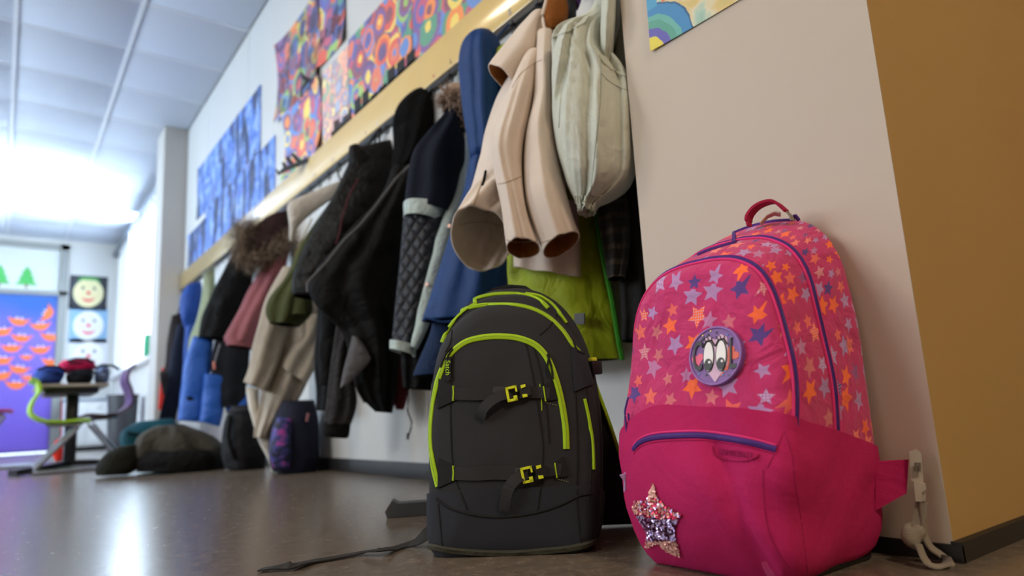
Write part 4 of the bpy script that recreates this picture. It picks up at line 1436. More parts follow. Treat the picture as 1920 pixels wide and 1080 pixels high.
# ---------- beige sweatshirt
F = Frame(530, 680, 1.07)
m_bei = fabric('beige_jersey', 'a39b8f', .92, wr=.35, wscale=10)
g = garment('beige_sweatshirt', 'beige sweatshirt hanging low with twisted sleeves over a white shirt', 'sweatshirt', F)
cloth('body', g, F, [(545, 500, 590, 490, .05), (515, 560, 600, 555, .06), (505, 620, 615, 610, .065), (505, 670, 605, 665, .065), (495, 720, 575, 720, .06), (485, 765, 548, 765, .05), (478, 800, 522, 800, .045), (476, 820, 512, 822, .04)], [m_bei, K_dark], folds=[(.014, 1.5, .4, 2), (.008, 3, 1, -2)], nz=.018, seed=101, ns=56)
cloth('sleeve', g, F, [(530, 500, 560, 500, .04, -.05), (500, 560, 548, 565, .05, -.06), (482, 620, 535, 628, .055, -.06), (468, 680, 518, 690, .05, -.06), (456, 716, 500, 735, .045, -.06)], m_bei, folds=[(.008, 1.6, 1, 2)], nz=.014, seed=102)
cloth('sleeve', g, F, [(570, 590, 612, 590, .035, -.05), (560, 630, 600, 640, .04, -.055), (535, 665, 590, 690, .035, -.055), (530, 690, 575, 720, .03, -.055)], m_bei, folds=[(.012, 1.6, 1, 4)], nz=.02, seed=103)
m_shirt = fabric('white_shirt', 'c9c5bc', .9, wr=.5)
cloth('shirt_tail', g, F, [(462, 725, 486, 730, .03, .02), (470, 775, 490, 775, .03, .02), (484, 825, 512, 820, .025, .02), (500, 860, 514, 858, .02, .02), (507, 884, 513, 884, .012, .02)], m_shirt, bot='close', nz=.012, seed=104)

# ---------- black and blue ski jackets
F = Frame(420, 560, 1.06)
g = garment('black_ski_jacket', 'black ski jacket with broad shoulders beside the dusty pink one', 'jacket', F)
cloth('body', g, F, [(438, 474, 478, 462, .05), (420, 505, 478, 500, .075), (396, 550, 470, 550, .085), (380, 590, 450, 595, .085), (372, 632, 432, 640, .08)], [m_blk, K_dark], folds=[(.010, 1.5, 1, .6)], nz=.014, seed=111)
m_cob = fabric('cobalt_puffer', '1c55ae', .55, wr=.3, wscale=16, spec=.4)
cloth('blue_skirt', g, F, [(362, 630, 402, 640, .06, .02), (346, 680, 395, 690, .065, .02), (340, 730, 388, 740, .065, .02), (333, 788, 382, 792, .06, .02)], [m_cob, K_dark], quilt=4, qd=.12, nz=.014, seed=112)
cloth('blue_sleeve', g, F, [(382, 700, 428, 705, .055, -.03), (378, 745, 422, 750, .055, -.03), (374, 790, 412, 800, .05, -.03)], [m_cob, K_dark], quilt=3, qd=.12, nz=.012, seed=113)
loop(g, F, 455, 465, m_blk)
F = Frame(430, 690, 1.09)
g = garment('navy_vest', 'black vest with pale zip below the dusty pink jacket', 'vest', F)
cloth('body', g, F, [(402, 640, 470, 640, .05), (396, 690, 465, 690, .055), (405, 735, 462, 735, .055), (408, 765, 462, 760, .05)], [fabric('black_vest', '101219'), K_dark], nz=.014, seed=114, folds=[(.008, 1.6, 1, 1)])
MB().tube(even([F.P(412, 645, -.06), F.P(404, 672, -.06), F.P(401, 690, -.06)], 8), .003, 6).build('zipper', fabric('pale_zip', '9a9ca6'), g)
MB().tube([F.P(401, 678, -.062), F.P(402, 692, -.064)], .006, 8).build('zip_pull', plain('zip_pull_red', 'd2705a', .4), g)
cloth('blue_hem', g, F, [(420, 745, 468, 738, .05, .01), (425, 772, 468, 765, .05, .01)], m_cob, ns=16, nz=.01, seed=115)
F = Frame(388, 560, 1.06)
g = garment('sage_jacket', 'pale sage green jacket squeezed between the blue and black ones', 'jacket', F)
cloth('body', g, F, [(382, 512, 402, 500, .03), (378, 560, 404, 560, .05), (368, 600, 402, 600, .06), (355, 640, 395, 640, .06), (350, 690, 380, 690, .05)], [fabric('sage_cotton', '8f9a80', .85), K_dark], nz=.012, seed=121, folds=[(.008, 1.5, 1, 1)])
loop(g, F, 392, 506, K_dark)
fur('knit_edge', g, [F.P(x, y, -.03) for x, y in [(380, 515), (392, 506), (405, 498)]], .02, 300, .02, fabric('grey_fleece', '9a9a92'), 8)
F = Frame(355, 570, 1.05)
g = garment('cobalt_jacket', 'cobalt blue hooded jacket near the far end of the rack', 'jacket', F)
cloth('hood', g, F, [(350, 536, 378, 528, .05), (338, 560, 380, 560, .08), (338, 590, 374, 590, .08), (346, 615, 366, 618, .05)], fabric('cobalt_nylon', '153f8c', .6), bot='close', nz=.014, seed=122)
cloth('body', g, F, [(348, 600, 374, 600, .05), (345, 650, 372, 650, .06), (340, 710, 370, 710, .06), (335, 780, 365, 780, .06)], [MATS['cobalt_nylon'], K_dark], nz=.012, seed=123)
loop(g, F, 365, 532, K_dark)
F = Frame(325, 680, 1.06)
g = garment('dark_brown_coat', 'dark brown coat hanging farthest down the rack', 'coat', F)
cloth('body', g, F, [(322, 592, 340, 586, .04), (314, 640, 345, 640, .06), (308, 690, 348, 690, .07), (300, 700, 345, 720, .07), (306, 740, 340, 740, .06)], [fabric('dark_brown_wool', '241c1c'), K_dark], nz=.016, seed=124)
loop(g, F, 332, 589, K_dark)
F = Frame(325, 730, 1.03)
g = garment('navy_trousers', 'dark navy ski trousers hanging at the far end of the rack', 'trousers', F)
cloth('leg', g, F, [(330, 610, 350, 605, .04), (318, 680, 345, 680, .05), (310, 730, 340, 735, .05), (297, 788, 330, 792, .05)], [fabric('night_blue', '10182c'), K_dark], nz=.012, seed=125)
loop(g, F, 340, 608, K_dark)
F = Frame(302, 740, 1.06)
g = garment('red_jacket', 'narrow strip of red jacket showing beside the pilaster', 'jacket', F)
cloth('body', g, F, [(303, 690, 315, 690, .03), (299, 730, 314, 730, .03), (296, 768, 312, 770, .03)], [fabric('red_nylon', 'c02a20'), K_dark], nz=.006, seed=126)
loop(g, F, 309, 690, K_dark)

# ================================================================== THINGS ON THE FLOOR FAR DOWN THE RACK
F = Frame(300, 886, at=on_z(310, 888) + Vector((0, .12, 0)))
g = thing('jacket_heap', 'crumpled grey and black jacket lying on the floor by the table', 'jacket', (F.A.x, F.A.y, 0), 'clothes and bags on the floor')
cloth('grey_body', g, F, [(290, 798, 340, 795, .10), (262, 815, 385, 810, .14), (250, 836, 412, 830, .16), (248, 856, 420, 850, .17), (262, 872, 420, 868, .16)], fabric('taupe_cloth', '3f3d38', .9, wr=.9, wscale=12), bot='close', folds=[(.02, 2.2, .4, 3), (.01, 4, 1, -3)], nz=.03, seed=131, env=(0, .1))
cloth('black_lining', g, F, [(270, 845, 410, 840, .17, -.03), (250, 862, 421, 858, .19, -.03), (255, 885, 420, 878, .18, -.03)], fabric('black_cloth', '08080a', .9, wr=.7), bot='close', nz=.02, seed=132)
cloth('sleeve', g, F, [(225, 836, 262, 832, .06, -.05), (195, 852, 272, 850, .08, -.05), (178, 876, 268, 872, .085, -.05), (182, 892, 240, 890, .07, -.05)], fabric('olive_black_cloth', '16170f', .9, wr=.6), bot='close', nz=.02, seed=133)
F = Frame(280, 830, at=on_z(290, 868) + Vector((0, 0, 0)))
g = thing('teal_bag', 'flat teal sports bag on the floor behind the crumpled jacket', 'bag', (F.A.x, F.A.y, 0), 'clothes and bags on the floor')
cloth('body', g, F, [(262, 790, 325, 784, .10), (232, 806, 335, 800, .14), (225, 825, 335, 822, .15), (228, 845, 335, 845, .14), (235, 866, 335, 866, .12)], fabric('teal_nylon', '0f5260', .6, wr=.5), bot='close', nz=.03, seed=134)
MB().tube(even([F.P(240, 812, -.15), F.P(280, 818, -.18), F.P(318, 806, -.16)], 12), .012, 6).build('strap', fabric('dark_teal', '0a2c34'), g)
cloth('label_patch', g, F, [(288, 802, 302, 800, .012, -.14), (287, 810, 303, 808, .014, -.14)], plain('pale_patch', 'b9c2c0', .5), bot='close', ns=8, nu=14, nz=0)

F = Frame(455, 800, at=on_z(455, 882) + Vector((.02, .10, 0)))
g = thing('black_sports_bag', 'tall black sports bag standing under the dusty pink jacket', 'bag', (F.A.x, F.A.y, 0), 'clothes and bags on the floor')
cloth('body', g, F, [(430, 762, 480, 758, .08), (420, 785, 492, 780, .12), (416, 820, 498, 820, .13), (416, 855, 500, 855, .13), (422, 880, 498, 882, .12)], fabric('black_canvas', '17171b', .8, wr=.5), bot='close', folds=[(.01, 1.5, 1, 1)], nz=.02, seed=135)
MB().tube(even([F.P(432, 780, -.12), F.P(428, 820, -.15), F.P(440, 862, -.14)], 12), .012, 6).build('strap', K_dark, g)
MB().tube(even([F.P(425, 772, -.10), F.P(455, 768, -.13), F.P(485, 768, -.11)], 12), .006, 6).build('zipper', fabric('grey_zip', '3c3c44'), g)


def swirl_mat():
    m, nt, b = new_mat('galaxy_print')
    tc = nd(nt, 'ShaderNodeTexCoord')
    n = nd(nt, 'ShaderNodeTexNoise', Scale=9.0, Detail=3.0, Distortion=2.2)
    nt.links.new(tc.outputs['Object'], n.inputs['Vector'])
    r = nd(nt, 'ShaderNodeValToRGB')
    e_ = r.color_ramp.elements
    e_[0].position, e_[0].color = .42, lin('141730')
    e_[1].position, e_[1].color = .66, lin('b03a98')
    q_ = e_.new(.54)
    q_.color = lin('3a3f8a')
    nt.links.new(n.outputs[0], r.inputs[0])
    nt.links.new(r.outputs[0], b.inputs['Base Color'])
    b.inputs['Roughness'].default_value = .7
    return m


F = Frame(545, 800, at=on_z(540, 889) + Vector((.02, .10, 0)))
g = thing('galaxy_bag', 'navy gym bag with magenta and blue swirl print on the floor', 'bag', (F.A.x, F.A.y, 0), 'clothes and bags on the floor')
cloth('body', g, F, [(530, 752, 590, 750, .07), (516, 780, 596, 780, .11), (508, 815, 598, 815, .13), (503, 850, 598, 855, .13), (508, 878, 590, 884, .12), (525, 888, 580, 888, .09)], fabric('navy_canvas', '14172a', .8, wr=.3), bot='close', nz=.014, seed=136)
cloth('printed_pocket', g, F, [(520, 782, 548, 785, .04, -.10), (510, 810, 548, 812, .05, -.11), (505, 848, 546, 850, .05, -.12), (512, 876, 542, 880, .04, -.11)], swirl_mat(), bot='close', nz=.006, seed=137)
MB().tube(even([F.P(575, 790, -.12), F.P(578, 775, -.125)], 4), .006, 6).build('tag', fabric('dusty_tag', '9a6a70'), g)

# low grey tape stand behind the black backpack
q = on_z(770, 975)
g = thing('tape_dispenser', 'low dark grey tape dispenser with pale roll on the floor', 'tape dispenser', (q.x, q.y, 0))
ex = Vector((.85, -.53, 0)).normalized()
ey = Vector((0, 0, 1))
en = Vector((-ex.y, ex.x, 0))
L_ = (on_z(806, 975) - on_z(722, 972)).length
o_ = on_z(722, 972)
body = [(.004, .001), (L_ + .03, .001), (L_ + .03, .032), (.03, .030), (.016, .038), (.0, .014)]
MB().prism(body, o_, ex, ey, en, .045).build('body', plain('grey_plastic', '46474a', .45), g, auto=30)
rc = o_ + ex * (L_ + .005) + en * .022
v_, f_ = [], []
for k in range(24):
    a = 2 * PI * k / 24
    for (r, z) in ((.030, .020), (.030, .042), (.021, .042), (.021, .020)):
        v_.append(rc + ex * (r * math.cos(a)) + en * (r * .55 * math.sin(a)) + ey * z)
for k in range(24):
    j = (k + 1) % 24
    for t in range(4):
        f_.append((k * 4 + t, k * 4 + (t + 1) % 4, j * 4 + (t + 1) % 4, j * 4 + t))
link_mesh('tape_roll', v_, f_, plain('tape_cream', 'cdbfb0', .5), g, auto=40)


# ================================================================== BACKPACKS
def outline(pts, n_side=72, n_bot=18):
    """closed loop of (x, z) from bottom left over the top to bottom right and back along the bottom; also arc share"""
    half = [(x, z) for x, z in pts]
    full = [(-x, z) for x, z in half] + [(x, z) for x, z in reversed(half[:-1])]
    sm = cat_rom(full, 200)
    arch = even([Vector((x, 0, z)) for x, z in sm], n_side)
    a, b_ = arch[-1], arch[0]
    bot = []
    for k in range(1, n_bot):
        t = k / n_bot
        p = a.lerp(b_, t)
        bot.append(p)
    return arch + bot


class Shell:
    def __init__(s, pts, layers, W_, H_, bulge=.02, rings=14, deform=None, mtx=Matrix.Identity(4), seed=0, round_bottom=.02, n_side=72, dome=3.0):
        s.loop = outline(pts, n_side)
        s.ns = n_side
        s.layers, s.W, s.H, s.bulge, s.deform, s.mtx, s.rb, s.dome = layers, W_, H_, bulge, deform, mtx, round_bottom, dome
        s.rings = rings

    def lay(s, y):
        L = s.layers
        if y <= L[0][0]:
            return L[0][1:]
        for a, b_ in zip(L, L[1:]):
            if y <= b_[0]:
                u = (y - a[0]) / (b_[0] - a[0])
                return tuple(p * (1 - u) + q * u for p, q in zip(a[1:], b_[1:]))
        return L[-1][1:]

    def raw(s, i, y):
        l = s.lay(y)
        p = s.loop[i % len(s.loop)]
        return Vector((p.x * s.W * l[0], y, p.z * s.H * l[1] + (l[2] if len(l) > 2 else 0)))

    def fin(s, p):
        if s.deform:
            p = s.deform(p)
        return s.mtx @ p

    def grid(s, off=0.0, push=None, ystep=.006):
        """vertices (local, deformed) of the whole closed shell, faces, and print coordinates"""
        n = len(s.loop)
        ys = []
        L = s.layers
        for a, b_ in zip(L, L[1:]):
            k = max(1, int((b_[0] - a[0]) / ystep))
            ys += [a[0] + (b_[0] - a[0]) * q / k for q in range(k)]
        ys.append(L[-1][0])
        v, uv, f = [], [], []
        l0 = s.lay(ys[0])
        cen = Vector((0, ys[0], s.H * l0[1] * .5))
        # front cap rings from the centre outward
        for r in range(1, s.rings):
            t = math.sin(r / s.rings * PI / 2)
            for i in range(n):
                e_ = s.raw(i, ys[0])
                p = cen.lerp(e_, t)
                p.y = ys[0] - s.bulge * (1 - t ** s.dome)
                v.append(p)
                uv.append((p.x, p.z))
        for y in ys:
            for i in range(n):
                p = s.raw(i, y)
                e_ = s.raw(i, ys[0])
                nx = s.raw(i + 1, y) - s.raw(i - 1, y)
                no = Vector((-nx.z, 0, nx.x)).normalized()
                v.append(p)
                uv.append((e_.x + no.x * (y - ys[0]), e_.z + no.z * (y - ys[0])))
        lb = s.lay(ys[-1])
        cb_ = Vector((0, ys[-1], s.H * lb[1] * .5))
        for r in range(s.rings - 1, 0, -1):
            t = math.sin(r / s.rings * PI / 2)
            for i in range(n):
                p = cb_.lerp(s.raw(i, ys[-1]), t)
                p.y = ys[-1] + s.bulge * .4 * (1 - t ** 3)
                v.append(p)
                uv.append((p.x, p.z))
        nr = len(v) // n
        for r in range(nr - 1):
            for i in range(n):
                j = (i + 1) % n
                f.append((r * n + i, r * n + j, (r + 1) * n + j, (r + 1) * n + i))
        k = len(v)
        v.append(Vector((0, ys[0] - s.bulge, cen.z)))
        uv.append((0, cen.z))
        v.append(Vector((0, ys[-1] + s.bulge * .4, cb_.z)))
        uv.append((0, cb_.z))
        for i in range(n):
            f.append((k, (i + 1) % n, i))
            f.append((k + 1, (nr - 1) * n + i, (nr - 1) * n + (i + 1) % n))
        if off or push:
            bm = bmesh.new()
            bv = [bm.verts.new(p) for p in v]
            for q_ in f:
                bm.faces.new([bv[i] for i in q_])
            bmesh.ops.recalc_face_normals(bm, faces=bm.faces)
            bm.normal_update()
            v = [p.co + p.normal * (off + (push(p.co) if push else 0)) for p in bm.verts]
            bm.free()
        return v, uv, f


def uv_mesh(name, v, uv, f, mats, parent):
    o = link_mesh(name, v, f, mats, parent)
    l = o.data.uv_layers.new(name='print')
    for lp in o.data.loops:
        l.data[lp.index].uv = uv[lp.vertex_index]
    return o


def cut_shell(name, v, f, planes, mat, parent, mtx, deform, thick=.003):
    """keep the part of a shell on the inner side of the planes, give it thickness"""
    bm = bmesh.new()
    bv = [bm.verts.new(p) for p in v]
    for q_ in f:
        bm.faces.new([bv[i] for i in q_])
    bmesh.ops.recalc_face_normals(bm, faces=bm.faces)
    for co, no in planes:
        bmesh.ops.bisect_plane(bm, geom=list(bm.verts) + list(bm.edges) + list(bm.faces), plane_co=co, plane_no=no, clear_outer=True)
    bmesh.ops.solidify(bm, geom=list(bm.faces), thickness=thick)
    for p in bm.verts:
        p.co = mtx @ (deform(p.co) if deform else p.co)
    bm.verts.index_update()
    vv = [p.co.copy() for p in bm.verts]
    ff = [tuple(p.index for p in q_.verts) for q_ in bm.faces]
    bm.free()
    return link_mesh(name, vv, ff, mat, parent, auto=60)


def bvh_of(objs):
    v, f = [], []
    for o in objs:
        k = len(v)
        v += [p.co.copy() for p in o.data.vertices]
        f += [tuple(i + k for i in p.vertices) for p in o.data.polygons]
    return BVHTree.FromPolygons(v, f)


class Skin:
    """the outside of a bag: look a pixel up on it to place trim on the real surface"""

    def __init__(s, objs):
        s.t = bvh_of(objs)
        c_ = sum((v_.co for v_ in objs[0].data.vertices), Vector()) / len(objs[0].data.vertices)
        s.far = (c_ - EYE).length

    def hit(s, px, py):
        d = ray(px, py)
        loc, no, idx, dist = s.t.ray_cast(EYE, d)
        if loc is None:                      # just past the outline: nearest place on the skin
            loc, no, idx, dist = s.t.find_nearest(EYE + d * s.far)
            loc, no, idx, dist = s.t.find_nearest(EYE + d * (loc - EYE).dot(d))
        if no.dot(d) > 0:
            no = -no
        return loc, no

    def path(s, pts, n):
        out = []
        for x, y in cat_rom(pts, n):
            h = s.hit(x, y)
            if h:
                out.append(h)
        # smooth normals
        res = []
        for i, (p, no) in enumerate(out):
            a = Vector()
            for j in range(max(0, i - 2), min(len(out), i + 3)):
                a += out[j][1]
            res.append((p, a.normalized()))
        return res

    def ribbon(s, name, parent, pts, w, t, mat, n=40, off=.0005, scale=None, flat=False):
        h = s.path(pts, n)
        if len(h) < 2:
            return None
        return ribbon(name, parent, [p + no * off for p, no in h], [no for _, no in h], w, t, mat, scale=scale, roundp=not flat)

    def cord(s, name, parent, pts, r, mat, n=40, off=.0, seg=7):
        h = s.path(pts, n)
        if len(h) < 2:
            return None
        return MB().tube([p + no * off for p, no in h], r, seg).build(name, mat, parent)

    def stitches(s, name, parent, pts, mat, n=24, r=.0007, duty=.6):
        m = MB()
        h = s.path(pts, n * 2 + 1)
        for i in range(0, len(h) - 1, 2):
            a, b_ = h[i][0] + h[i][1] * .0012, h[i + 1][0] + h[i + 1][1] * .0012
            m.tube([a, a.lerp(b_, duty + .3)], r, 5)
        if m.v:
            return m.build(name, mat, parent)

    def patch(s, name, parent, quad, t, mat, nx=10, ny=8, off=.0003):
        v, f = [], []
        g_ = []
        for j in range(ny + 1):
            for i in range(nx + 1):
                u, w_ = i / nx, j / ny
                x = (quad[0][0] * (1 - u) + quad[1][0] * u) * (1 - w_) + (quad[3][0] * (1 - u) + quad[2][0] * u) * w_
                y = (quad[0][1] * (1 - u) + quad[1][1] * u) * (1 - w_) + (quad[3][1] * (1 - u) + quad[2][1] * u) * w_
                h = s.hit(x, y)
                if h is None:
                    return None
                g_.append(h)
        m = len(g_)
        v = [p + no * off for p, no in g_] + [p + no * (off + t) for p, no in g_]
        q_ = nx + 1
        for j in range(ny):
            for i in range(nx):
                a = j * q_ + i
                f.append((a, a + q_, a + q_ + 1, a + 1))
                f.append((m + a, m + a + 1, m + a + q_ + 1, m + a + q_))
        ed = list(range(q_)) + [j * q_ + nx for j in range(1, ny + 1)] + [ny * q_ + i for i in range(nx - 1, -1, -1)] + [j * q_ for j in range(ny - 1, 0, -1)]
        for a, b_ in zip(ed, ed[1:] + ed[:1]):
            f.append((a, b_, b_ + m, a + m))
        return link_mesh(name, v, f, mat, parent, auto=50)

    def frame(s, a, b_):
        """axes on the surface at pixel a, x towards pixel b"""
        pa, na = s.hit(*a)
        d = ray(*b_)
        t = (pa - EYE).dot(na) / d.dot(na)
        pb = EYE + d * t
        ex = (pb - pa)
        ex = (ex - na * ex.dot(na)).normalized()
        return pa, ex, na.cross(ex), na



# trim on the mint jacket: pocket rim, seams, gathers of the hem
g, ob = MSKIN
MS = Skin(ob)
m_seam = fabric('mint_seam', 'a0a79c')
MS.cord('pocket_rim', g, [(1124, 104), (1136, 121), (1152, 133), (1170, 141), (1187, 149)], .0036, m_mint, n=24)
MS.cord('seam', g, [(1127, 137), (1140, 151), (1160, 163), (1189, 174)], .0012, m_seam, n=24)
MS.cord('seam', g, [(1126, 100), (1126, 180), (1118, 260), (1110, 340), (1104, 385)], .0014, m_seam, n=40)
MS.cord('placket', g, [(1062, 64), (1058, 110), (1052, 170), (1048, 240)], .0022, m_mint, n=30)
MS.cord('neck_edge', g, [(1036, 70), (1060, 60), (1090, 46), (1104, 30)], .003, m_mint, n=24)
for k in range(13):
    x = 1081 + k * 3.4
    MS.cord('hem_gather', g, [(x - 3 + k * .8, 366), (x - 1, 377), (x, 388), (x + .5, 400)], .0022, m_mint, n=10, off=.0006)

# seams, pocket and hems of the cream jacket
g, ob = CSKIN
CS = Skin(ob)
m_cs = fabric('cream_seam', 'b5a494')
CS.ribbon('pocket_zipper', g, [(911, 320), (907, 335), (900, 352), (894, 368), (888, 384)], .006, .002, m_cs, n=20)
CS.ribbon('pocket_opening', g, [(911, 322), (908, 336), (905, 348)], .006, .003, K_dark, n=10)
CS.cord('elbow_seam', g, [(934, 345), (945, 343), (960, 338), (978, 330)], .0014, m_cs, n=20)
CS.cord('hem_seam', g, [(858, 425), (880, 418), (910, 417), (938, 424)], .0013, m_cs, n=24)
CS.cord('cuff_seam', g, [(950, 450), (970, 454), (1008, 452)], .0013, m_cs, n=20)
CS.cord('cuff_seam', g, [(1012, 456), (1040, 447), (1080, 432)], .0013, m_cs, n=20)
CS.cord('shoulder_seam', g, [(960, 165), (975, 140), (1000, 120), (1016, 112)], .0013, m_cs, n=20)

# ---------------------------------------------------------------- black backpack
m_bag = fabric('charcoal_polyester', '2a2b2f', .82, wr=.10, wscale=10, weave=.30, vscale=1700, var=.05, spec=.3)
m_bag2 = fabric('charcoal_base', '282b33', .8, wr=.06, weave=.25, vscale=1700, var=.05)
m_bag3 = fabric('black_webbing', '1b1b1d', .75, wr=.05, weave=.6, vscale=900)
m_strap = fabric('grey_black_strap', '2e2e31', .8, wr=.03, weave=.4, vscale=1700)
m_limez = fabric('lime_zipper', 'a4cc1c', .6, wr=0, weave=.5, vscale=900, var=.05, sheen=0)
m_limep = plain('lime_plastic', 'd6e02a', .35)
m_stitch = plain('pale_thread', '8f9560', .8)

BH, BW = .462, .302
th_ = math.radians(6)
nrm = Vector((-.6 * math.cos(th_) - .8 * math.sin(th_), -.8 * math.cos(th_) + .6 * math.sin(th_), 0))
bx_ = Vector((-nrm.y, nrm.x, 0)) * 1.0           # to the viewer's right along the front
if bx_.x < 0:
    bx_ = -bx_
c0 = on_z(955, 1042) - nrm * .108
BM = axes(c0, bx_, -nrm, (0, 0, 1))


def black_def(p):
    # leans back a little; slack dents in the front
    q_ = p.copy()
    q_.y += .10 * p.z + .03 * max(0, p.z - .3) ** 1.0
    q_.x += .010 * math.sin(p.z * 7)
    if p.y < 0:
        q_.y += .004 * noise.noise(Vector((p.x * 11, 3, p.z * 9)))
    # sole rounds under
    if p.z < .02:
        k = (.02 - p.z) / .02
        q_.x *= 1 - .03 * k
        q_.y *= 1 - .04 * k
    q_.z = max(0.001, q_.z)
    return q_


half = [(.455, 0), (.485, .10), (.50, .30), (.50, .52), (.478, .68), (.43, .80), (.345, .90), (.23, .965), (.11, .995), (0, 1.0)]
B = Shell(half, [(-.108, .80, .84), (-.104, .87, .865), (-.094, .925, .885), (-.075, .955, .90), (-.050, .965, .905), (-.046, .985, .935), (-.020, 1.0, .955), (-.012, 1.0, .958), (-.008, .99, .975), (.03, .985, 1.0), (.065, .97, .99), (.09, .93, .955), (.10, .85, .90)], BW, BH, bulge=.012, deform=black_def, mtx=BM)
bag = thing('black_backpack', 'charcoal black school backpack with lime green zippers and two front straps', 'backpack', tuple(c0))
v, uv, f = B.grid()
main = uv_mesh('body', [B.fin(p) for p in v], uv, f, m_bag, bag)
v2, _, f2 = B.grid(off=.004)
base_o = cut_shell('base_panel', v2, f2, [(Vector((0, -.1, .098)), Vector((0, .22, 1)))], m_bag2, bag, BM, black_def, .004)
# dipped upper edge of the base: a curved welt
SK = Skin([main, base_o])
SK.cord('base_welt', bag, [(818, 935), (850, 955), (905, 968), (960, 968), (1010, 960), (1055, 945), (1085, 930), (1112, 925)], .0022, m_bag3, n=50)
SK.ribbon('sole_rim', bag, [(806, 1024), (840, 1031), (900, 1036), (960, 1037), (1020, 1033), (1080, 1026), (1124, 1012)], .010, .004, fabric('olive_rubber', '3a3a30', .6), n=60)
z1 = [(836, 606), (850, 588), (880, 565), (920, 553), (960, 551), (990, 554), (1012, 563), (1028, 578)]
z2_ = [(823, 640), (832, 610), (850, 588), (890, 575), (930, 571), (965, 572), (1000, 580), (1030, 596), (1055, 620), (1072, 645), (1086, 660)]
z3 = [(822, 912), (812, 870), (807, 820), (810, 770), (818, 725), (830, 690), (846, 663), (872, 642), (905, 633), (940, 631), (975, 635), (1005, 648), (1026, 672), (1040, 705), (1052, 750), (1060, 800), (1062, 842)]
for nm, zz, w_ in (('zipper_top', z1, .0075), ('zipper_middle', z2_, .0085), ('zipper_front', z3, .0105)):
    zo = SK.ribbon(nm, bag, zz, w_, .0026, m_limez, n=90)
    SK.cord('zipper_teeth', zo, zz, .0008, plain('lime_dark', '7d9a18', .5), n=90, off=.0028, seg=5)
# second edge of the top lid
SK.ribbon('lid_piping', bag, [(985, 551), (1012, 556), (1036, 572), (1052, 592), (1062, 606)], .006, .003, m_limez, n=30)
SK.ribbon('side_piping', bag, [(1096, 748), (1104, 785), (1110, 830), (1112, 880)], .005, .003, m_limez, n=30)
# welts on the front panel
for nm, pts in (('seam_welt', [(851, 660), (846, 720), (845, 800), (850, 880), (862, 920), (876, 955)]), ('seam_welt', [(985, 642), (998, 700), (1010, 770), (1018, 840), (1015, 900), (1008, 955)]),
                ('seam_welt', [(1000, 648), (1014, 700), (1024, 760), (1030, 830)]), ('seam_welt', [(848, 610), (845, 640), (835, 660)]), ('seam_welt', [(1045, 590), (1030, 612), (1012, 628)]),
                ('side_seam', [(1085, 660), (1098, 720), (1106, 800), (1108, 880), (1104, 940)]), ('side_seam', [(1075, 690), (1080, 760), (1083, 850), (1082, 940), (1090, 1030)])):
    SK.cord(nm, bag, pts, .0016, m_bag3, n=40)
SK.cord('lime_thread', bag, [(1012, 720), (1015, 745), (1016, 770)], .0009, m_limez, n=12, off=.001)
# base side seam
SK.cord('base_seam', bag, [(822, 945), (826, 990), (830, 1036)], .0014, m_bag3, n=20)


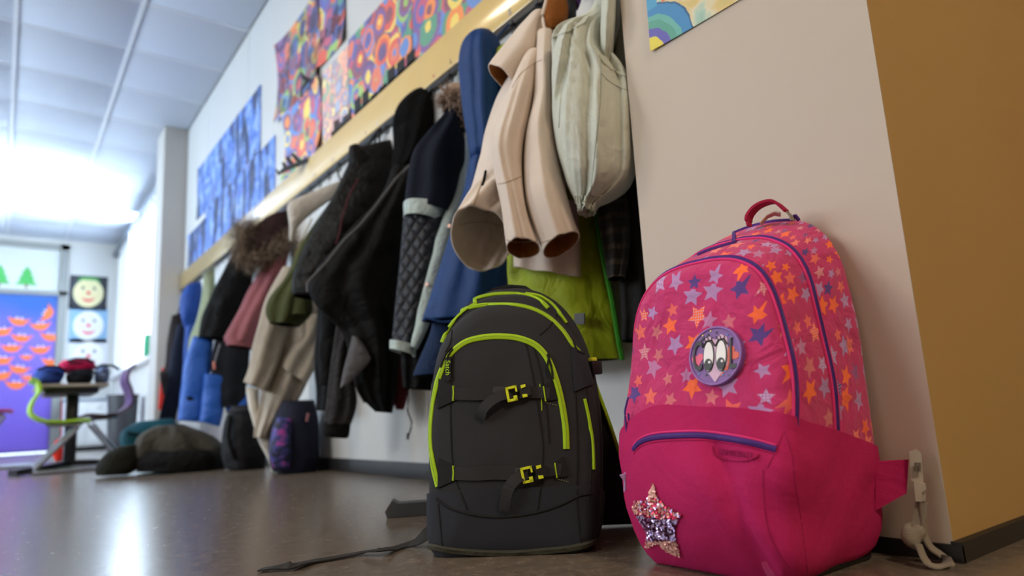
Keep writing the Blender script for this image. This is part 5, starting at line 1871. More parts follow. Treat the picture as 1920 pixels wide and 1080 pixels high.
def front_strap(yl, yr, xl, xb, bx, by, hang, tip, n_):
    """one webbing strap across the front with lime buckle and hanging tail"""
    # anchor tabs
    ta = SK.patch('strap_tab', bag, [(824, yl - 22), (852, yl - 8), (852, yl + 20), (822, yl + 34)], .003, m_bag3)
    SK.ribbon('tab_edge', ta, [(851, yl - 8), (852, yl + 6), (851, yl + 20)], .003, .0048, m_limez, n=10)
    SK.stitches('tab_stitching', ta, [(828, yl - 18), (840, yl - 12), (850, yl - 5)], m_stitch, 8)
    SK.stitches('tab_stitching', ta, [(826, yl + 30), (838, yl + 25), (849, yl + 20)], m_stitch, 8)
    tb_ = SK.patch('strap_tab', bag, [(xb, yr - 8), (xb + 22, yr - 22), (xb + 32, yr + 14), (xb + 6, yr + 18)], .003, m_bag3)
    SK.ribbon('tab_edge', tb_, [(xb + 6, yr - 10), (xb + 8, yr + 4), (xb + 10, yr + 18)], .0028, .0048, m_limez, n=10)
    SK.stitches('tab_stitching', tb_, [(xb + 10, yr + 20), (xb + 26, yr + 24), (xb + 32, yr + 26)], m_stitch, 8)
    st_ = SK.ribbon('strap', bag, [(848, yl + 6), (890, yl + 8), (930, yl + 6), (bx, by + 2), ], .021, .0022, m_strap, n=40, off=.0016, flat=True)
    SK.ribbon('strap_end', bag, [(bx + 20, by - 3), (xb + 8, yr + 2), (xb + 18, yr + 3)], .019, .0024, m_strap, n=14, off=.0016, flat=True)
    # buckle
    o, ex, ey, en = SK.frame((bx, by), (bx + 40, by - 9))
    o = o + en * .006
    fr = MB()
    for (x0, x1, y0_, y1_) in ((-.015, -.011, -.0125, .0125), (-.015, .004, .0085, .0125), (-.015, .002, -.0125, -.0085), (.001, .004, .002, .0125), (-.004, .002, -.0125, -.004)):
        fr.prism([(x0, y0_), (x1, y0_), (x1, y1_), (x0, y1_)], o, ex, ey, en, .006)
    bk = fr.build('buckle_frame', m_limep, bag, smooth=False)
    fr = MB()
    fr.prism([(.004, -.010), (.014, -.011), (.026, -.008), (.026, .008), (.014, .011), (.004, .010), (.008, .004), (.008, -.004)], o, ex, ey, en, .005)
    fr.build('buckle_clip', M_black, bk, smooth=False)
    fr = MB()
    fr.prism([(.011, .005), (.019, .006), (.019, .0105), (.011, .0105)], o + en * .001, ex, ey, en, .006)
    fr.prism([(.011, -.005), (.019, -.006), (.019, -.0105), (.011, -.0105)], o + en * .001, ex, ey, en, .006)
    fr.build('buckle_prong', m_limep, bk, smooth=False)
    # tail
    h = SK.path(hang, 24)
    P_ = [p + no * (.004 + .010 * math.sin(PI * min(1, k / 23))) for k, (p, no) in enumerate(h)]
    ribbon('strap_tail', bag, P_, [(no + Vector((0, 0, .25))).normalized() for p, no in h], .019, .0022, m_strap, roundp=False)


front_strap(732, 735, 0, 1013, 968, 739, [(958, 740), (940, 745), (922, 756), (908, 770), (902, 784)], 0, 1)
front_strap(881, 878, 0, 1034, 996, 888, [(988, 888), (972, 895), (958, 912), (950, 935), (946, 958)], 0, 2)
SK.patch('strap_patch', bag, [(926, 726), (948, 726), (946, 738), (924, 738)], .004, fabric('grey_patch', '3a3a3d'), off=.004)
SK.patch('strap_patch', bag, [(966, 878), (992, 876), (990, 888), (966, 892)], .004, MATS['grey_patch'], off=.004)
# zipper pulls
o, ex, ey, en = SK.frame((842, 690), (842, 760))
pl = MB().prism([(-.018, -.0055), (.022, -.0055), (.024, 0), (.022, .0055), (-.018, .0055)], o + en * .003, ex, ey, en, .002).build('zipper_pull', m_bag3, bag, smooth=False)
text_mesh('Satch', .0125, .0004, 'pull_lettering', m_limez, axes(o + en * .0054, ex, ey, en), pl, shear=.2)
MB().tube(even([SK.hit(850, 655)[0] + en * .004, SK.hit(843, 668)[0] + en * .006, SK.hit(840, 678)[0] + en * .004], 8), .0018, 6).build('pull_cord', m_bag3, pl)
for pts in ([(850, 652), (838, 665), (828, 690)], [(1026, 665), (1034, 690), (1036, 712)], [(1030, 668), (1026, 690), (1030, 705)], [(1072, 640), (1080, 660), (1092, 665)]):
    h = SK.path(pts, 10)
    if len(h) > 3:
        MB().tube([p + no * .004 for p, no in h], .0018, 6).build('zipper_pull', m_bag3, bag)
# side flap and clip on the right, side wing on the left
SK.patch('side_wing', bag, [(1070, 652), (1094, 664), (1110, 720), (1076, 735)], .004, m_bag2)
h = SK.hit(1108, 690)
if h:
    q = h[0] + bx_ * .004
    MB().box(q + Vector((-.012, -.012, -.012)), q + Vector((.012, .012, .012)), .003).build('side_clip', M_black, bag)
    MB().box(q + Vector((-.008, -.008, .010)), q + Vector((.004, .004, .018)), .002).build('clip_button', m_limep, bag)
# top handle
tp = BM @ black_def(Vector((0, .055, BH)))
MB().sweep(even([tp + bx_ * a + Vector((0, 0, b_)) - nrm * c for a, b_, c in ((-.050, -.012, .0), (-.035, .004, .004), (0, .010, .006), (.035, .004, .004), (.050, -.012, 0))], 16), [(-.010, -.0025), (.010, -.0025), (.010, .0025), (-.010, .0025)], normals=[Vector((0, 0, 1))] * 16).build('top_handle', m_bag3, bag)


def bl(x, y, z):
    return BM @ black_def(Vector((x, y, z)))


# shoulder straps and back pad behind the bag
for sgn in (-1, 1):
    pts = [bl(sgn * .06, .10, .40), bl(sgn * .085, .15, .36), bl(sgn * .10, .165, .28), bl(sgn * .125, .15, .18), bl(sgn * .135, .125, .08)]
    pts = even(cat_rom([tuple(p) for p in pts], 30), 30)
    so = ribbon('shoulder_strap', bag, pts, [-nrm * -1] * 30, .055, .014, m_bag)
    ed = [p + bx_ * (sgn * .028) for p in pts]
    MB().tube(ed, .0032, 6).build('strap_piping', m_limez, so)
q1, q2 = bl(-.11, .10, .05), bl(.11, .12, .36)
pad = Shell([(.5, 0), (.5, .5), (.48, .85), (.3, .98), (0, 1)], [(.098, .9, .9), (.105, 1, 1), (.125, 1, 1), (.132, .9, .95)], .24, .38, bulge=.006, deform=black_def, mtx=BM, n_side=40, rings=5)
v, uv, f = pad.grid(ystep=.01)
link_mesh('back_pad', [pad.fin(p) for p in v], f, m_bag3, bag)
# green edged hip wing peeking out on the right
pts = even(cat_rom([tuple(p) for p in [bl(.145, .04, .27), bl(.165, .06, .20), bl(.185, .085, .13), bl(.20, .11, .08), bl(.215, .12, .04), bl(.22, .125, .004)]], 20), 20)
MB().tube(pts, .0035, 6).build('wing_piping', m_limez, bag)
v_, f_ = [], []
pts2 = even(cat_rom([tuple(p) for p in [bl(.125, .07, .28), bl(.12, .09, .18), bl(.12, .11, .08), bl(.12, .12, .004)]], 20), 20)
for a, b_ in zip(pts, pts2):
    for o_ in (0, .012):
        v_ += [a + nrm * -o_, b_ + nrm * -o_]
for k in range(19):
    a = k * 4
    f_ += [(a, a + 1, a + 5, a + 4), (a + 2, a + 6, a + 7, a + 3), (a, a + 4, a + 6, a + 2), (a + 1, a + 3, a + 7, a + 5)]
f_ += [(0, 2, 3, 1), (76, 77, 79, 78)]
link_mesh('hip_wing', v_, f_, m_bag3, bag)
# long loose strap across the floor
sp_ = [(806, 995, .03), (797, 1003, .022), (780, 1015, .010), (760, 1023, .003), (735, 1029, .004), (712, 1031, .010), (690, 1034, .006), (660, 1040, .003), (620, 1047, .003), (580, 1054, .003), (550, 1059, .008), (520, 1063, .006), (488, 1068, .003)]
pts = [on_z(x, y, z) for x, y, z in sp_]
pts = even(cat_rom([tuple(p) for p in pts], 60), 60)
nn = []
for k in range(60):
    t = k / 59
    tw = .9 * math.exp(-((t - .02) / .12) ** 2) + .5 * math.exp(-((t - .30) / .06) ** 2) + .35 * math.exp(-((t - .85) / .06) ** 2)
    nn.append((Vector((0, 0, 1)) * (1 - .6 * min(1, tw)) + nrm * tw).normalized())
for p in pts:
    p.z = max(p.z, .003)
MB().sweep(pts, [(-.0105, -.0011), (.0105, -.0011), (.0105, .0011), (-.0105, .0011)], normals=nn).build('loose_strap', fabric('grey_webbing', '2b2927', .8, weave=.7), bag)

# ---------------------------------------------------------------- pink backpack
def star_print():
    """printed stars: one randomly turned, randomly coloured five-pointed star per cell"""
    m, nt, b = new_mat('pink_star_print')
    uvn = nd(nt, 'ShaderNodeUVMap', uv_map='print')
    tc = nd(nt, 'ShaderNodeTexCoord')

    def layer(scale, shift, size, base, sel_lo, sel_hi):
        mp = nd(nt, 'ShaderNodeMapping')
        mp.inputs['Location'].default_value = (shift[0], shift[1], 0)
        nt.links.new(uvn.outputs[0], mp.inputs['Vector'])
        vo = nd(nt, 'ShaderNodeTexVoronoi', Scale=float(scale), Randomness=.62, voronoi_dimensions='2D')
        nt.links.new(mp.outputs[0], vo.inputs['Vector'])
        sub = nd(nt, 'ShaderNodeVectorMath', operation='SUBTRACT')
        nt.links.new(mp.outputs[0], sub.inputs[0])
        nt.links.new(vo.outputs['Position'], sub.inputs[1])
        sp = nd(nt, 'ShaderNodeSeparateXYZ')
        nt.links.new(sub.outputs[0], sp.inputs[0])
        cs = nd(nt, 'ShaderNodeSeparateColor')
        nt.links.new(vo.outputs['Color'], cs.inputs[0])
        ang = mth(nt, 'ARCTAN2', sp.outputs[1], sp.outputs[0])
        ang = mth(nt, 'ADD', ang, mth(nt, 'MULTIPLY', cs.outputs[0], 6.283))
        fold = mth(nt, 'PINGPONG', mth(nt, 'ADD', ang, 20 * PI), PI / 5)
        r = mth(nt, 'SQRT', mth(nt, 'ADD', mth(nt, 'MULTIPLY', sp.outputs[0], sp.outputs[0]), mth(nt, 'MULTIPLY', sp.outputs[1], sp.outputs[1])))
        # edge from outer (R,0) to inner (k R at pi/5)
        k = .47
        ix, iy = k * math.cos(PI / 5), k * math.sin(PI / 5)
        ex_, ey_ = ix - 1, iy
        l_ = math.hypot(ex_, ey_)
        nx, ny = ey_ / l_, -ex_ / l_
        d0 = nx
        dist = mth(nt, 'ADD', mth(nt, 'MULTIPLY', mth(nt, 'MULTIPLY', r, mth(nt, 'COSINE', fold)), nx), mth(nt, 'MULTIPLY', mth(nt, 'MULTIPLY', r, mth(nt, 'SINE', fold)), ny))
        R = mth(nt, 'MULTIPLY', mth(nt, 'MULTIPLY_ADD', cs.outputs[1], .40, .58), size * d0)
        inside = mth(nt, 'LESS_THAN', dist, R)
        rp = nd(nt, 'ShaderNodeValToRGB')
        rp.color_ramp.interpolation = 'CONSTANT'
        cols = [('ff6a3a', 0), ('b98ac0', .26), ('d8727c', .44), ('5a3c8c', .60), ('b78cc4', .72), ('ff7034', .84)]
        el = rp.color_ramp.elements
        while len(el) < len(cols):
            el.new(.5)
        for e_, (h_, p_) in zip(el, cols):
            e_.position, e_.color = p_, lin(h_)
        nt.links.new(cs.outputs[2], rp.inputs[0])
        # stripes in some, dots in some
        wv = mth(nt, 'GREATER_THAN', mth(nt, 'SINE', mth(nt, 'MULTIPLY', mth(nt, 'ADD', sp.outputs[0], sp.outputs[1]), 2600)), .1)
        s_on = mth(nt, 'MULTIPLY', mth(nt, 'COMPARE', cs.outputs[0], .25, .13), wv)
        c_ = mixrgb(nt, rp.outputs[0], lin('d9668e'), mth(nt, 'MULTIPLY', s_on, .8))
        dv = nd(nt, 'ShaderNodeTexVoronoi', Scale=260.0, Randomness=0.0, voronoi_dimensions='2D')
        nt.links.new(mp.outputs[0], dv.inputs['Vector'])
        dot = mth(nt, 'MULTIPLY', mth(nt, 'LESS_THAN', dv.outputs['Distance'], .30), mth(nt, 'COMPARE', cs.outputs[0], .80, .09))
        c_ = mixrgb(nt, c_, lin('d8b8d8'), mth(nt, 'MULTIPLY', dot, .8))
        return mixrgb(nt, base, c_, inside)

    n0 = nd(nt, 'ShaderNodeTexNoise', Scale=60.0, Detail=4.0)
    nt.links.new(tc.outputs['Object'], n0.inputs['Vector'])
    base = mixrgb(nt, lin('bd2063'), lin('cf3478'), n0.outputs[0])
    c = layer(31, (.2, .13), .0182, base, 0, 1)
    nt.links.new(c, b.inputs['Base Color'])
    n2 = nd(nt, 'ShaderNodeTexNoise', Scale=16.0, Detail=3.0, Distortion=1.0)
    nt.links.new(tc.outputs['Object'], n2.inputs['Vector'])
    n3 = nd(nt, 'ShaderNodeTexNoise', Scale=900.0, Detail=1.0)
    nt.links.new(tc.outputs['Object'], n3.inputs['Vector'])
    b1 = nd(nt, 'ShaderNodeBump', Strength=.40, Distance=.03)
    nt.links.new(n2.outputs[0], b1.inputs['Height'])
    b2 = nd(nt, 'ShaderNodeBump', Strength=.35, Distance=.001)
    nt.links.new(n3.outputs[0], b2.inputs['Height'])
    nt.links.new(b1.outputs[0], b2.inputs['Normal'])
    nt.links.new(b2.outputs[0], b.inputs['Normal'])
    b.inputs['Roughness'].default_value = .85
    b.inputs['Sheen Weight'].default_value = .15
    return m


m_star = star_print()
m_pk = fabric('pink_canvas', 'b91f60', .85, wr=.28, wscale=7, weave=.6, vscale=800, var=.10, sheen=.2)
m_pk2 = fabric('pink_piping', 'e0387e', .7, wr=0, weave=.3, vscale=900)
m_pur = fabric('purple_zipper', '4f2c84', .6, wr=0, weave=.6, vscale=1200, sheen=0)
m_greyw = fabric('grey_strap_webbing', '8d8478', .8, wr=.1, weave=.8, vscale=700)

PH, PW = .506, .270
pc0 = Vector((.884, .621, 0))
PM = axes(pc0, (0.05, -1, 0), (1, .05, 0), (0, 0, 1))


def pink_def(p):
    q_ = p.copy()
    z = p.z
    q_.y += .035 * z + .03 * max(0, z - .30)                # leans back on the pier
    fr_ = max(0, -(p.y)) / .10
    # sagging bulge low down on the front
    q_.y -= .022 * math.exp(-((z - .13) / .10) ** 2) * smooth01(fr_)
    q_.x *= 1 + .03 * math.exp(-((z - .16) / .13) ** 2)
    q_.y += .006 * noise.noise(Vector((p.x * 9, p.y * 9, z * 8))) * smooth01(fr_)
    q_.x += .005 * noise.noise(Vector((p.x * 6 + 4, p.y * 12, z * 10)))
    if z < .05:
        k = (.05 - z) / .05
        q_.x *= 1 - .10 * k * k
        q_.y *= 1 - .12 * k * k
    q_.z = max(.001, q_.z)
    return q_


halfp = [(.45, 0), (.475, .12), (.495, .35), (.50, .56), (.49, .70), (.45, .83), (.37, .925), (.25, .978), (.12, .997), (0, 1.0)]
PK = Shell(halfp, [(-.122, .86, .790), (-.116, .92, .815), (-.104, .955, .832), (-.096, .955, .838), (-.091, .965, .846), (-.055, .985, .885), (-.022, .985, .910), (-.010, .985, .916), (-.004, .99, .926), (.04, 1.0, .970), (.078, .99, 1.0), (.093, .96, .985), (.102, .88, .93)], PW, PH, bulge=.012, deform=pink_def, mtx=PM)
pb = thing('pink_backpack', 'bright pink star print school backpack with purple zippers leaning on the pier', 'backpack', tuple(pc0))
v, uv, f = PK.grid()
pmain = uv_mesh('body', [PK.fin(p) for p in v], uv, f, m_star, pb)


def pocket_push(p):
    front = smooth01((-p.y - .02) / .07)
    d = .016 * front * math.exp(-((p.z - .10) / .09) ** 2) * max(0, 1 - (p.x / .13) ** 2)
    d += .0045 * math.sin((p.x * 1.0 + p.z * .9) * 55) * front * smooth01((p.x + .02) / .1)
    # the fold running down where front meets side
    d += -.012 * math.exp(-(((p.x - .045) - (.18 - p.z) * .28) / .012) ** 2) * front * smooth01((.20 - p.z) / .05)
    d += .004 * math.exp(-(((p.x - .085) - (.18 - p.z) * .10) / .014) ** 2) * front
    side = smooth01((p.x - .11) / .03)
    d += side * .006 * noise.noise(Vector((1, p.y * 14, p.z * 16))) + .004 * noise.noise(Vector((p.x * 16, 2, p.z * 18)))
    return d


def pocket_def(p):
    q_ = p.copy()
    # the upper edge of the pocket is cut in a curve that drops towards the left
    q_.z -= .050 * smooth01((-p.x - .030) / .13) ** 1.3 * smooth01((p.z - .08) / .14)
    return pink_def(q_)


v2, _, f2 = PK.grid(off=.005, push=pocket_push)
pocket = cut_shell('front_pocket', v2, f2, [(Vector((0, -.12, .214)), Vector((.08, .26, 1)))], m_pk, pb, PM, pocket_def, .004)
PS = Skin([pmain, pocket])


def loop_path(y, i0, i1, n=90, lift=.0015):
    """points and outward normals along the bag's outline at depth y"""
    P_, N_ = [], []
    for k in range(n):
        t = i0 + (i1 - i0) * k / (n - 1)
        a = int(t)
        u_ = t - a
        p = PK.raw(a, y).lerp(PK.raw(a + 1, y), u_)
        q0, q1 = PK.raw(a - 1, y), PK.raw(a + 2, y)
        d = q1 - q0
        no = Vector((-d.z, 0, d.x)).normalized()
        w = PK.fin(p)
        wn = (PK.fin(p + no * .004) - w).normalized()
        P_.append(w + wn * lift)
        N_.append(wn)
    return P_, N_


NS = PK.ns
for k, (y, a, b_) in enumerate(((-.100, 13, 59.6), (-.016, 13, 61))):
    P_, N_ = loop_path(y, a, b_)
    zo = ribbon('zipper', pb, P_, N_, .0072, .0022, m_pur)
    MB().tube([p + n_ * .0024 for p, n_ in zip(P_, N_)], .0013, 5).build('zipper_teeth', plain('purple_coil', '3c2270', .45), zo)
    for dy in (-.0058, .0058):
        Q_, M_ = loop_path(y + dy, a, b_)
        MB().tube(Q_, .0021, 6).build('piping', m_pk2, pb)
# third short zipper along the top
PS.ribbon('zipper', pb, [(1303, 468), (1330, 458), (1370, 440), (1410, 425), (1450, 416), (1490, 414)], .007, .003, m_pur, n=40)
MB().tube(even([PS.hit(1486, 418)[0] + Vector((0, 0, .004)), PS.hit(1486, 418)[0] + Vector((-.004, -.008, .010)), PS.hit(1492, 420)[0] + Vector((0, -.006, .004))], 8), .003, 6).build('zipper_pull', m_pur, pb)
# pocket: zipper, seams, brand tab
pz = [(1188, 843), (1200, 830), (1225, 821), (1270, 817), (1320, 817), (1370, 823), (1415, 832), (1455, 843)]
zo = PS.ribbon('pocket_zipper', pb, pz, .0075, .0024, m_pur, n=60)
PS.cord('zipper_teeth', zo, pz, .0009, MATS['purple_coil'], n=60, off=.0026)
PS.cord('piping', pb, [(x, y - 8) for x, y in pz], .0016, m_pk2, n=60)
PS.cord('piping', pb, [(x, y + 8) for x, y in pz], .0014, m_pk, n=60)
for pts in ([(1470, 808), (1484, 850), (1490, 900), (1500, 960), (1508, 1020), (1515, 1078)], [(1431, 880), (1432, 930), (1440, 990), (1462, 1040), (1492, 1078)], [(1468, 812), (1452, 850), (1438, 878)]):
    PS.cord('seam', pb, pts, .0011, fabric('dark_pink_seam', '9c1650'), n=40, off=-.0004)
o, ex, ey, en = PS.frame((1382, 851), (1420, 856))
for a, b_ in (([(1336, 836), (1338, 850), (1350, 860), (1375, 864), (1400, 864), (1418, 858), (1424, 852)], .0009),):
    PS.cord('brand_tab_edge', pb, a, b_, fabric('dark_pink_seam', 'a3134e'), n=30, off=.001)
text_mesh('SAMSONITE', .0104, .0004, 'brand_lettering', fabric('plum_print', '8a1550', wr=0, weave=0), axes(o + en * .0022, ex, ey, en), pb)

# badge
o, ex, ey, en = PS.frame((1344, 668), (1390, 668))
up = Vector((0, 0, 1))
ey = (up - en * up.dot(en)).normalized()
ex = ey.cross(en)
rb_ = .0405


def disc(name, parent, cx, cy, rx, ry, z, t, mat, n=36, rot=0):
    pl = []
    for k in range(n):
        a = 2 * PI * k / n
        x, y = rx * math.cos(a), ry * math.sin(a)
        pl.append((cx + x * math.cos(rot) - y * math.sin(rot), cy + x * math.sin(rot) + y * math.cos(rot)))
    return MB().prism(pl, o + en * z, ex, ey, en, t).build(name, mat, parent, auto=30)


m_bp = plain('badge_purple', '7d4fa0', .45)
bdg = disc('badge', pb, 0, 0, rb_, rb_, -.004, .0085, m_bp, 48)
ringp = [o + en * .0048 + ex * (math.cos(2 * PI * k / 48) * (rb_ - .002)) + ey * (math.sin(2 * PI * k / 48) * (rb_ - .002)) for k in range(48)]
MB().tube(ringp, .0018, 6, closed=True, up=en).build('badge_rim', plain('badge_lilac', '8f62b4', .45), bdg)
z0 = .0046


def poly(name, pts, z, t, mat):
    return MB().prism(pts, o + en * z, ex, ey, en, t).build(name, mat, bdg, smooth=False)


def heart(cx, cy, s_, rot):
    pts = []
    for k in range(28):
        a = 2 * PI * k / 28
        x = 16 * math.sin(a) ** 3 / 17 * s_
        y = (13 * math.cos(a) - 5 * math.cos(2 * a) - 2 * math.cos(3 * a) - math.cos(4 * a)) / 17 * s_
        pts.append((cx + x * math.cos(rot) - y * math.sin(rot), cy + x * math.sin(rot) + y * math.cos(rot)))
    return pts


poly('pencil_body', [(-.017, .012), (-.015, .024), (-.008, .027), (.001, .021), (.009, .028), (.018, .024), (.020, .012), (.019, -.014), (.001, -.036), (-.016, -.014)], z0, .0008, plain('badge_pale', 'dcb6d6', .5))
poly('pencil_half', [(.002, -.028), (.012, -.010), (.024, -.004), (.020, -.020), (.010, -.028)], z0, .0006, plain('badge_coral', 'e2634e', .5))
poly('heart', heart(-.026, -.003, .010, .2), z0, .0007, plain('badge_pink', 'ee5f86', .5))
poly('heart', heart(.026, .000, .011, -.9), z0, .0007, MATS['badge_coral'])
m_bk = plain('badge_black', '0c0a10', .4)
for cx in (-.0085, .0105):
    disc('eye_outline', bdg, cx, -.001, .0086, .0212, z0 + .0008, .0008, m_bk)
    disc('eye_white', bdg, cx, -.001, .0072, .0197, z0 + .0014, .0008, plain('badge_white', 'f2eff2', .4))
    disc('pupil', bdg, cx + .0002, -.0120, .0060, .0080, z0 + .002, .0008, m_bk)
    disc('glint', bdg, cx + .002, -.0090, .0018, .0018, z0 + .0026, .0004, MATS['badge_white'], 12)
    for q_ in (-.5, 0, .5):
        a0 = Vector((cx + q_ * .008, .0195, 0))
        a1 = Vector((cx + q_ * .013 - .002, .0255, 0))
        MB().tube([o + ex * a.x + ey * a.y + en * (z0 + .0012) for a in (a0, a1)], .0007, 5).build('eyelash', m_bk, bdg)
    MB().tube([o + ex * (cx + x) + ey * y + en * (z0 + .0016) for x, y in ((-.009, .012), (-.004, .0205), (.004, .021), (.009, .013))], .0010, 5).build('eyelid', m_bk, bdg)
text_mesh('C', .058, .0006, 'badge_letter', m_bk, axes(o + ex * -.0255 + ey * -.001 + en * (z0 + .0016), ex * .40, ey, en), bdg, offset=.0004)
text_mesh('L', .058, .0006, 'badge_letter', m_bk, axes(o + ex * .0275 + ey * -.002 + en * (z0 + .0016), ex * .40, ey, en), bdg, offset=.0004)
rnd = random.Random(5)
for k in range(60):
    a, r = rnd.uniform(0, 2 * PI), rnd.uniform(.024, .036)
    x, y = r * math.cos(a), r * math.sin(a)
    if abs(y) < .020 or (abs(x) < .012 and y < 0):
        continue
    if k % 3:
        t = rnd.uniform(0, 6)
        poly('confetti', [(x + .0022 * math.cos(t + q_ * 2.09), y + .0022 * math.sin(t + q_ * 2.09)) for q_ in range(3)], z0, .0007, m_bk)
    else:
        disc('confetti', bdg, x, y, .0013, .0013, z0, .0008, plain('badge_yellow', 'e8d36a', .4) if k % 2 else plain('badge_blue', '4f86d8', .4), 10)

# sequin star
star_px = [(1226, 906), (1236, 935), (1250, 948), (1279, 964), (1266, 990), (1270, 1012), (1278, 1044), (1250, 1032), (1234, 1018), (1212, 1028), (1214, 1000), (1206, 985), (1188, 958), (1190, 940), (1214, 938)]


def inside(x, y, pg):
    r = False
    for (x0, y0_), (x1, y1_) in zip(pg, pg[1:] + pg[:1]):
        if (y0_ > y) != (y1_ > y) and x < (x1 - x0) * (y - y0_) / (y1_ - y0_) + x0:
            r = not r
    return r


rnd = random.Random(3)
sq = {'rose': MB(), 'silver': MB(), 'red': MB(), 'plum': MB()}
step = 3.6
row = 0
y = 905
while y < 1046:
    x = 1184 + (row % 2) * step / 2
    while x < 1282:
        jx, jy = x + rnd.uniform(-.5, .5), y + rnd.uniform(-.5, .5)
        if inside(jx, jy, star_px):
            h = PS.hit(jx, jy)
            if h:
                p, no = h
                t = (no + Vector((rnd.gauss(0, .22), rnd.gauss(0, .22), rnd.gauss(.25, .22)))).normalized()
                e1 = t.orthogonal().normalized()
                e2 = t.cross(e1)
                if y > 1012 or y < 934 or jx < 1200 and y < 962:
                    key = 'rose'
                elif 968 < y < 995 and jx < 1232:
                    key = rnd.choice(['plum', 'plum', 'silver'])
                elif y < 972:
                    key = rnd.choice(['red', 'silver', 'red', 'rose'])
                else:
                    key = rnd.choice(['silver', 'silver', 'silver', 'plum'])
                r_ = .0019
                c_ = p + no * (.0022 + rnd.random() * .0008)
                k = 8
                vv = [c_ + (e1 * math.cos(2 * PI * q_ / k) + e2 * math.sin(2 * PI * q_ / k)) * r_ for q_ in range(k)] + [c_ - t * .0004]
                sq[key].add(vv, [(q_, (q_ + 1) % k, k) for q_ in range(k)])
        x += step
    y += step * .82
    row += 1
ss = PS.patch('sequin_backing', pb, [(1212, 952), (1262, 955), (1258, 1012), (1218, 1008)], .0012, fabric('sequin_backing', 'b56a80'))
for key, hx, me_, ro in (('rose', 'e8b0a4', .35, .3), ('silver', 'c9b4e6', .8, .15), ('red', 'c8284e', .6, .2), ('plum', '4a1f3c', .8, .2)):
    if sq[key].v:
        so = sq[key].build('sequins', plain('sequin_' + key, hx, ro, metal=me_), pb, smooth=False)
        so['kind'] = 'stuff'
        so['label'] = {'rose': 'matte rose sequins', 'silver': 'shiny lilac silver sequins', 'red': 'red sequins', 'plum': 'dark plum sequins'}[key]

# handle on top
hp = [(1405, 424), (1404, 408), (1416, 391), (1434, 381), (1452, 379), (1466, 388), (1482, 404), (1486, 414)]
a0 = PS.hit(1440, 432)[0]
FH = Frame(0, 0, at=a0 + Vector((.015, -.0, 0)))
pts = [FH.P(x, y) for x, y in hp]
pts = even(cat_rom([tuple(p) for p in pts], 50), 50)
wdir = (FH.h + Vector((.2, -.3, 0))).normalized()
nn = []
for k in range(50):
    t = (pts[min(49, k + 1)] - pts[max(0, k - 1)]).normalized()
    nn.append(t.cross(wdir).normalized())
sc = [(.75 if k < 4 or k > 40 else 1.0) for k in range(50)]
hd = MB().sweep(pts[:42], [(-.011, -.002), (.011, -.002), (.011, .002), (-.011, .002)], normals=nn[:42], scale=sc[:42]).build('handle', fabric('crimson_webbing', 'a0143f', .75, wr=.2, weave=.6, vscale=700), pb)
MB().sweep(pts[40:], [(-.008, -.001), (.008, -.001), (.008, .001), (-.008, .001)], normals=nn[40:]).build('handle_webbing', m_greyw, hd)
pts2 = even([FH.P(x, y, .006) for x, y in [(1426, 420), (1438, 406), (1452, 400), (1464, 402)]], 16)
MB().sweep(pts2, [(-.008, -.001), (.008, -.001), (.008, .001), (-.008, .001)], normals=[nn[20]] * 16).build('handle_lining', fabric('pale_lining', 'c9bfb4'), hd)

# zipper pulls on the left edge, with a lilac star charm
FL = Frame(0, 0, at=(PS.hit(1190, 770) or PS.hit(1200, 770))[0])
for pts in ([(1178, 745), (1172, 770), (1173, 790), (1176, 812), (1180, 800), (1178, 775)], [(1188, 838), (1181, 842), (1179, 862), (1179, 880)]):
    MB().tube(even(cat_rom([tuple(FL.P(x, y, -.004)) for x, y in pts], 24), 24), .0017, 6).build('zipper_pull', m_pur, pb)
q = FL.P(1176, 898, -.004)
exx, eyy = Vector((.75, -.25, 0)), Vector((0, 0, 1))
st = [((.021 if k % 2 == 0 else .010) * math.cos(PI / 2 + k * PI / 5), (.021 if k % 2 == 0 else .010) * math.sin(PI / 2 + k * PI / 5)) for k in range(10)]
MB().prism([(x * .6, y) for x, y in st], q, exx.normalized(), eyy, exx.normalized().cross(eyy), .003).build('star_charm', plain('lilac_plastic', 'b59ccf', .4), pb, smooth=False)

# side strap with grey buckle on the right
FB = Frame(0, 0, at=Vector((.975, .470, 0)))


def fbp(x, y, d=0.0):
    return FB.P(x, y, d)


m_gb = plain('grey_buckle', 'b3aca0', .45)
sdv = Vector((FB.h.y, -FB.h.x, 0))
qs = [(1704, 846), (1718, 842), (1727, 850), (1731, 905), (1734, 910), (1735, 935), (1727, 940), (1724, 936), (1720, 905), (1708, 900)]
cq = fbp(1718, 890)
MB().prism([((fbp(x, y) - cq).dot(sdv), (fbp(x, y) - cq).z) for x, y in qs], cq, sdv, (0, 0, 1), -FB.h, .008).build('buckle', m_gb, pb, smooth=False)
bk2 = [(1712, 900), (1734, 905), (1736, 915), (1728, 922), (1727, 938), (1716, 938), (1714, 920)]
MB().prism([((fbp(x, y) - cq).dot(sdv), (fbp(x, y) - cq).z) for x, y in bk2], cq - FB.h * .002, sdv, (0, 0, 1), -FB.h, .010).build('buckle_socket', m_gb, pb, smooth=False)
MB().tube([fbp(1717, 868, -.012), fbp(1724, 868, -.012), fbp(1724, 884, -.012), fbp(1717, 884, -.012)], .0016, 6, closed=True, up=-FB.h).build('buckle_slot', plain('slot_shadow_grey', '6a655c', .6), pb)
st = [(1728, 935, 0), (1732, 965, 0), (1733, 1000, .0), (1745, 1025, .0), (1762, 1038, .0), (1776, 1050, -.005), (1772, 1064, -.02), (1752, 1066, -.03), (1735, 1050, -.03), (1722, 1020, -.025)]
pts = [fbp(x, y, d) for x, y, d in st]
for p in pts:
    p.z = max(.004, p.z)
pts = even(cat_rom([tuple(p) for p in pts], 60), 60)
nn = []
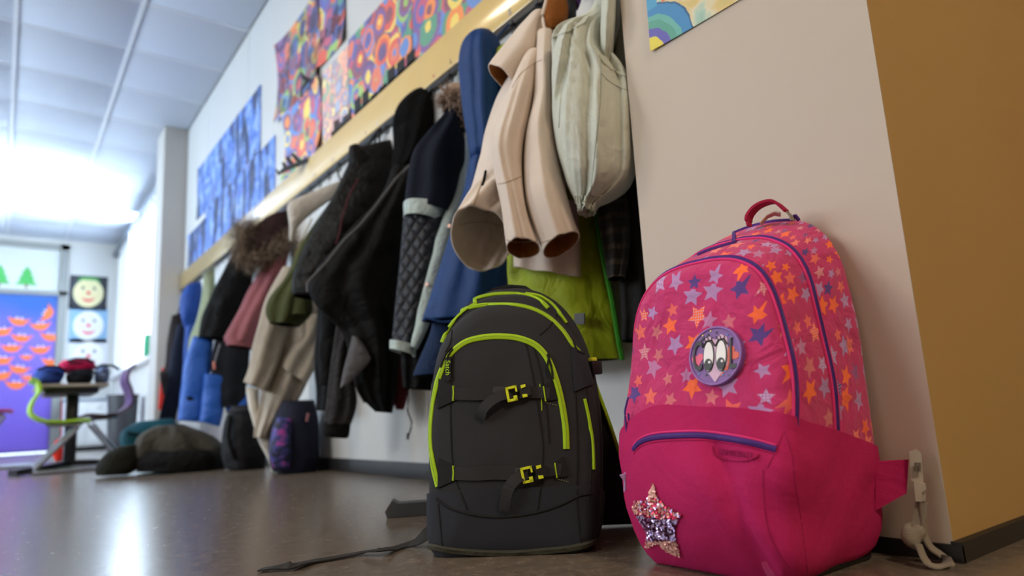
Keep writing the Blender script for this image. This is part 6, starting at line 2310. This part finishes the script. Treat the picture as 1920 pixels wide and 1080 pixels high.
for k in range(60):
    t = (pts[min(59, k + 1)] - pts[max(0, k - 1)]).normalized()
    nn.append(t.cross((FB.h + sdv * .3).normalized()).normalized())
MB().sweep(pts, [(-.010, -.0011), (.010, -.0011), (.010, .0011), (-.010, .0011)], normals=nn).build('side_strap', m_greyw, pb)
kq = fbp(1712, 1005, -.01)
kv, kf = [], []
n1, n2 = 20, 12
for j in range(n2 + 1):
    for i in range(n1):
        a, b_ = 2 * PI * i / n1, -PI / 2 + PI * j / n2
        d = 1 + .18 * math.sin(2 * a + 1.5 * b_) + .10 * math.sin(3 * b_ + a)
        kv.append(kq + (sdv * (math.cos(a) * math.cos(b_) * .014) + FB.h * (math.sin(a) * math.cos(b_) * .012) + Vector((0, 0, .014 * math.sin(b_)))) * d)
for j in range(n2):
    for i in range(n1):
        kf.append((j * n1 + i, j * n1 + (i + 1) % n1, (j + 1) * n1 + (i + 1) % n1, (j + 1) * n1 + i))
link_mesh('strap_knot', kv, kf, m_greyw, pb)
pts = even(cat_rom([tuple(fbp(x, y, d)) for x, y, d in [(1728, 940, -.004), (1724, 965, -.006), (1720, 985, -.008), (1714, 1000, -.01)]], 20), 20)
MB().sweep(pts, [(-.007, -.001), (.007, -.001), (.007, .001), (-.007, .001)], normals=[-FB.h] * 20).build('strap_tail', m_greyw, pb)
# side fin of the pocket that carries the strap
fin = MB()
a, b_, c = PS.hit(1660, 868), PS.hit(1680, 920), PS.hit(1660, 960)
if a and b_ and c:
    d = fbp(1704, 862)
    e_ = fbp(1700, 925)
    fin.add([a[0], d, e_, c[0], a[0] + FB.h * .01, d + FB.h * .006, e_ + FB.h * .006, c[0] + FB.h * .01], [(0, 1, 2, 3), (7, 6, 5, 4), (0, 4, 5, 1), (1, 5, 6, 2), (2, 6, 7, 3), (3, 7, 4, 0)])
    fin.build('side_fin', m_pk, pb, smooth=False)
# black feet / base and shoulder straps at the back
bs = MB()
l_ = [PK.fin(PK.raw(i, -.07) * 1.0) for i in (0, 71)]
MB().box(pc0 + Vector((-.085, -.115, .0)), pc0 + Vector((.085, .115, .012)), .005).build('base_plate', M_black, pb)
for sgn in (-1, 1):
    P_ = [PK.fin(Vector((sgn * .055, y, z))) for y, z in ((.098, .40), (.108, .34), (.110, .24), (.108, .15), (.104, .07))]
    P_ = even(cat_rom([tuple(p) for p in P_], 24), 24)
    ribbon('shoulder_strap', pb, P_, [Vector((1, 0, 0))] * 24, .05, .010, m_pk)
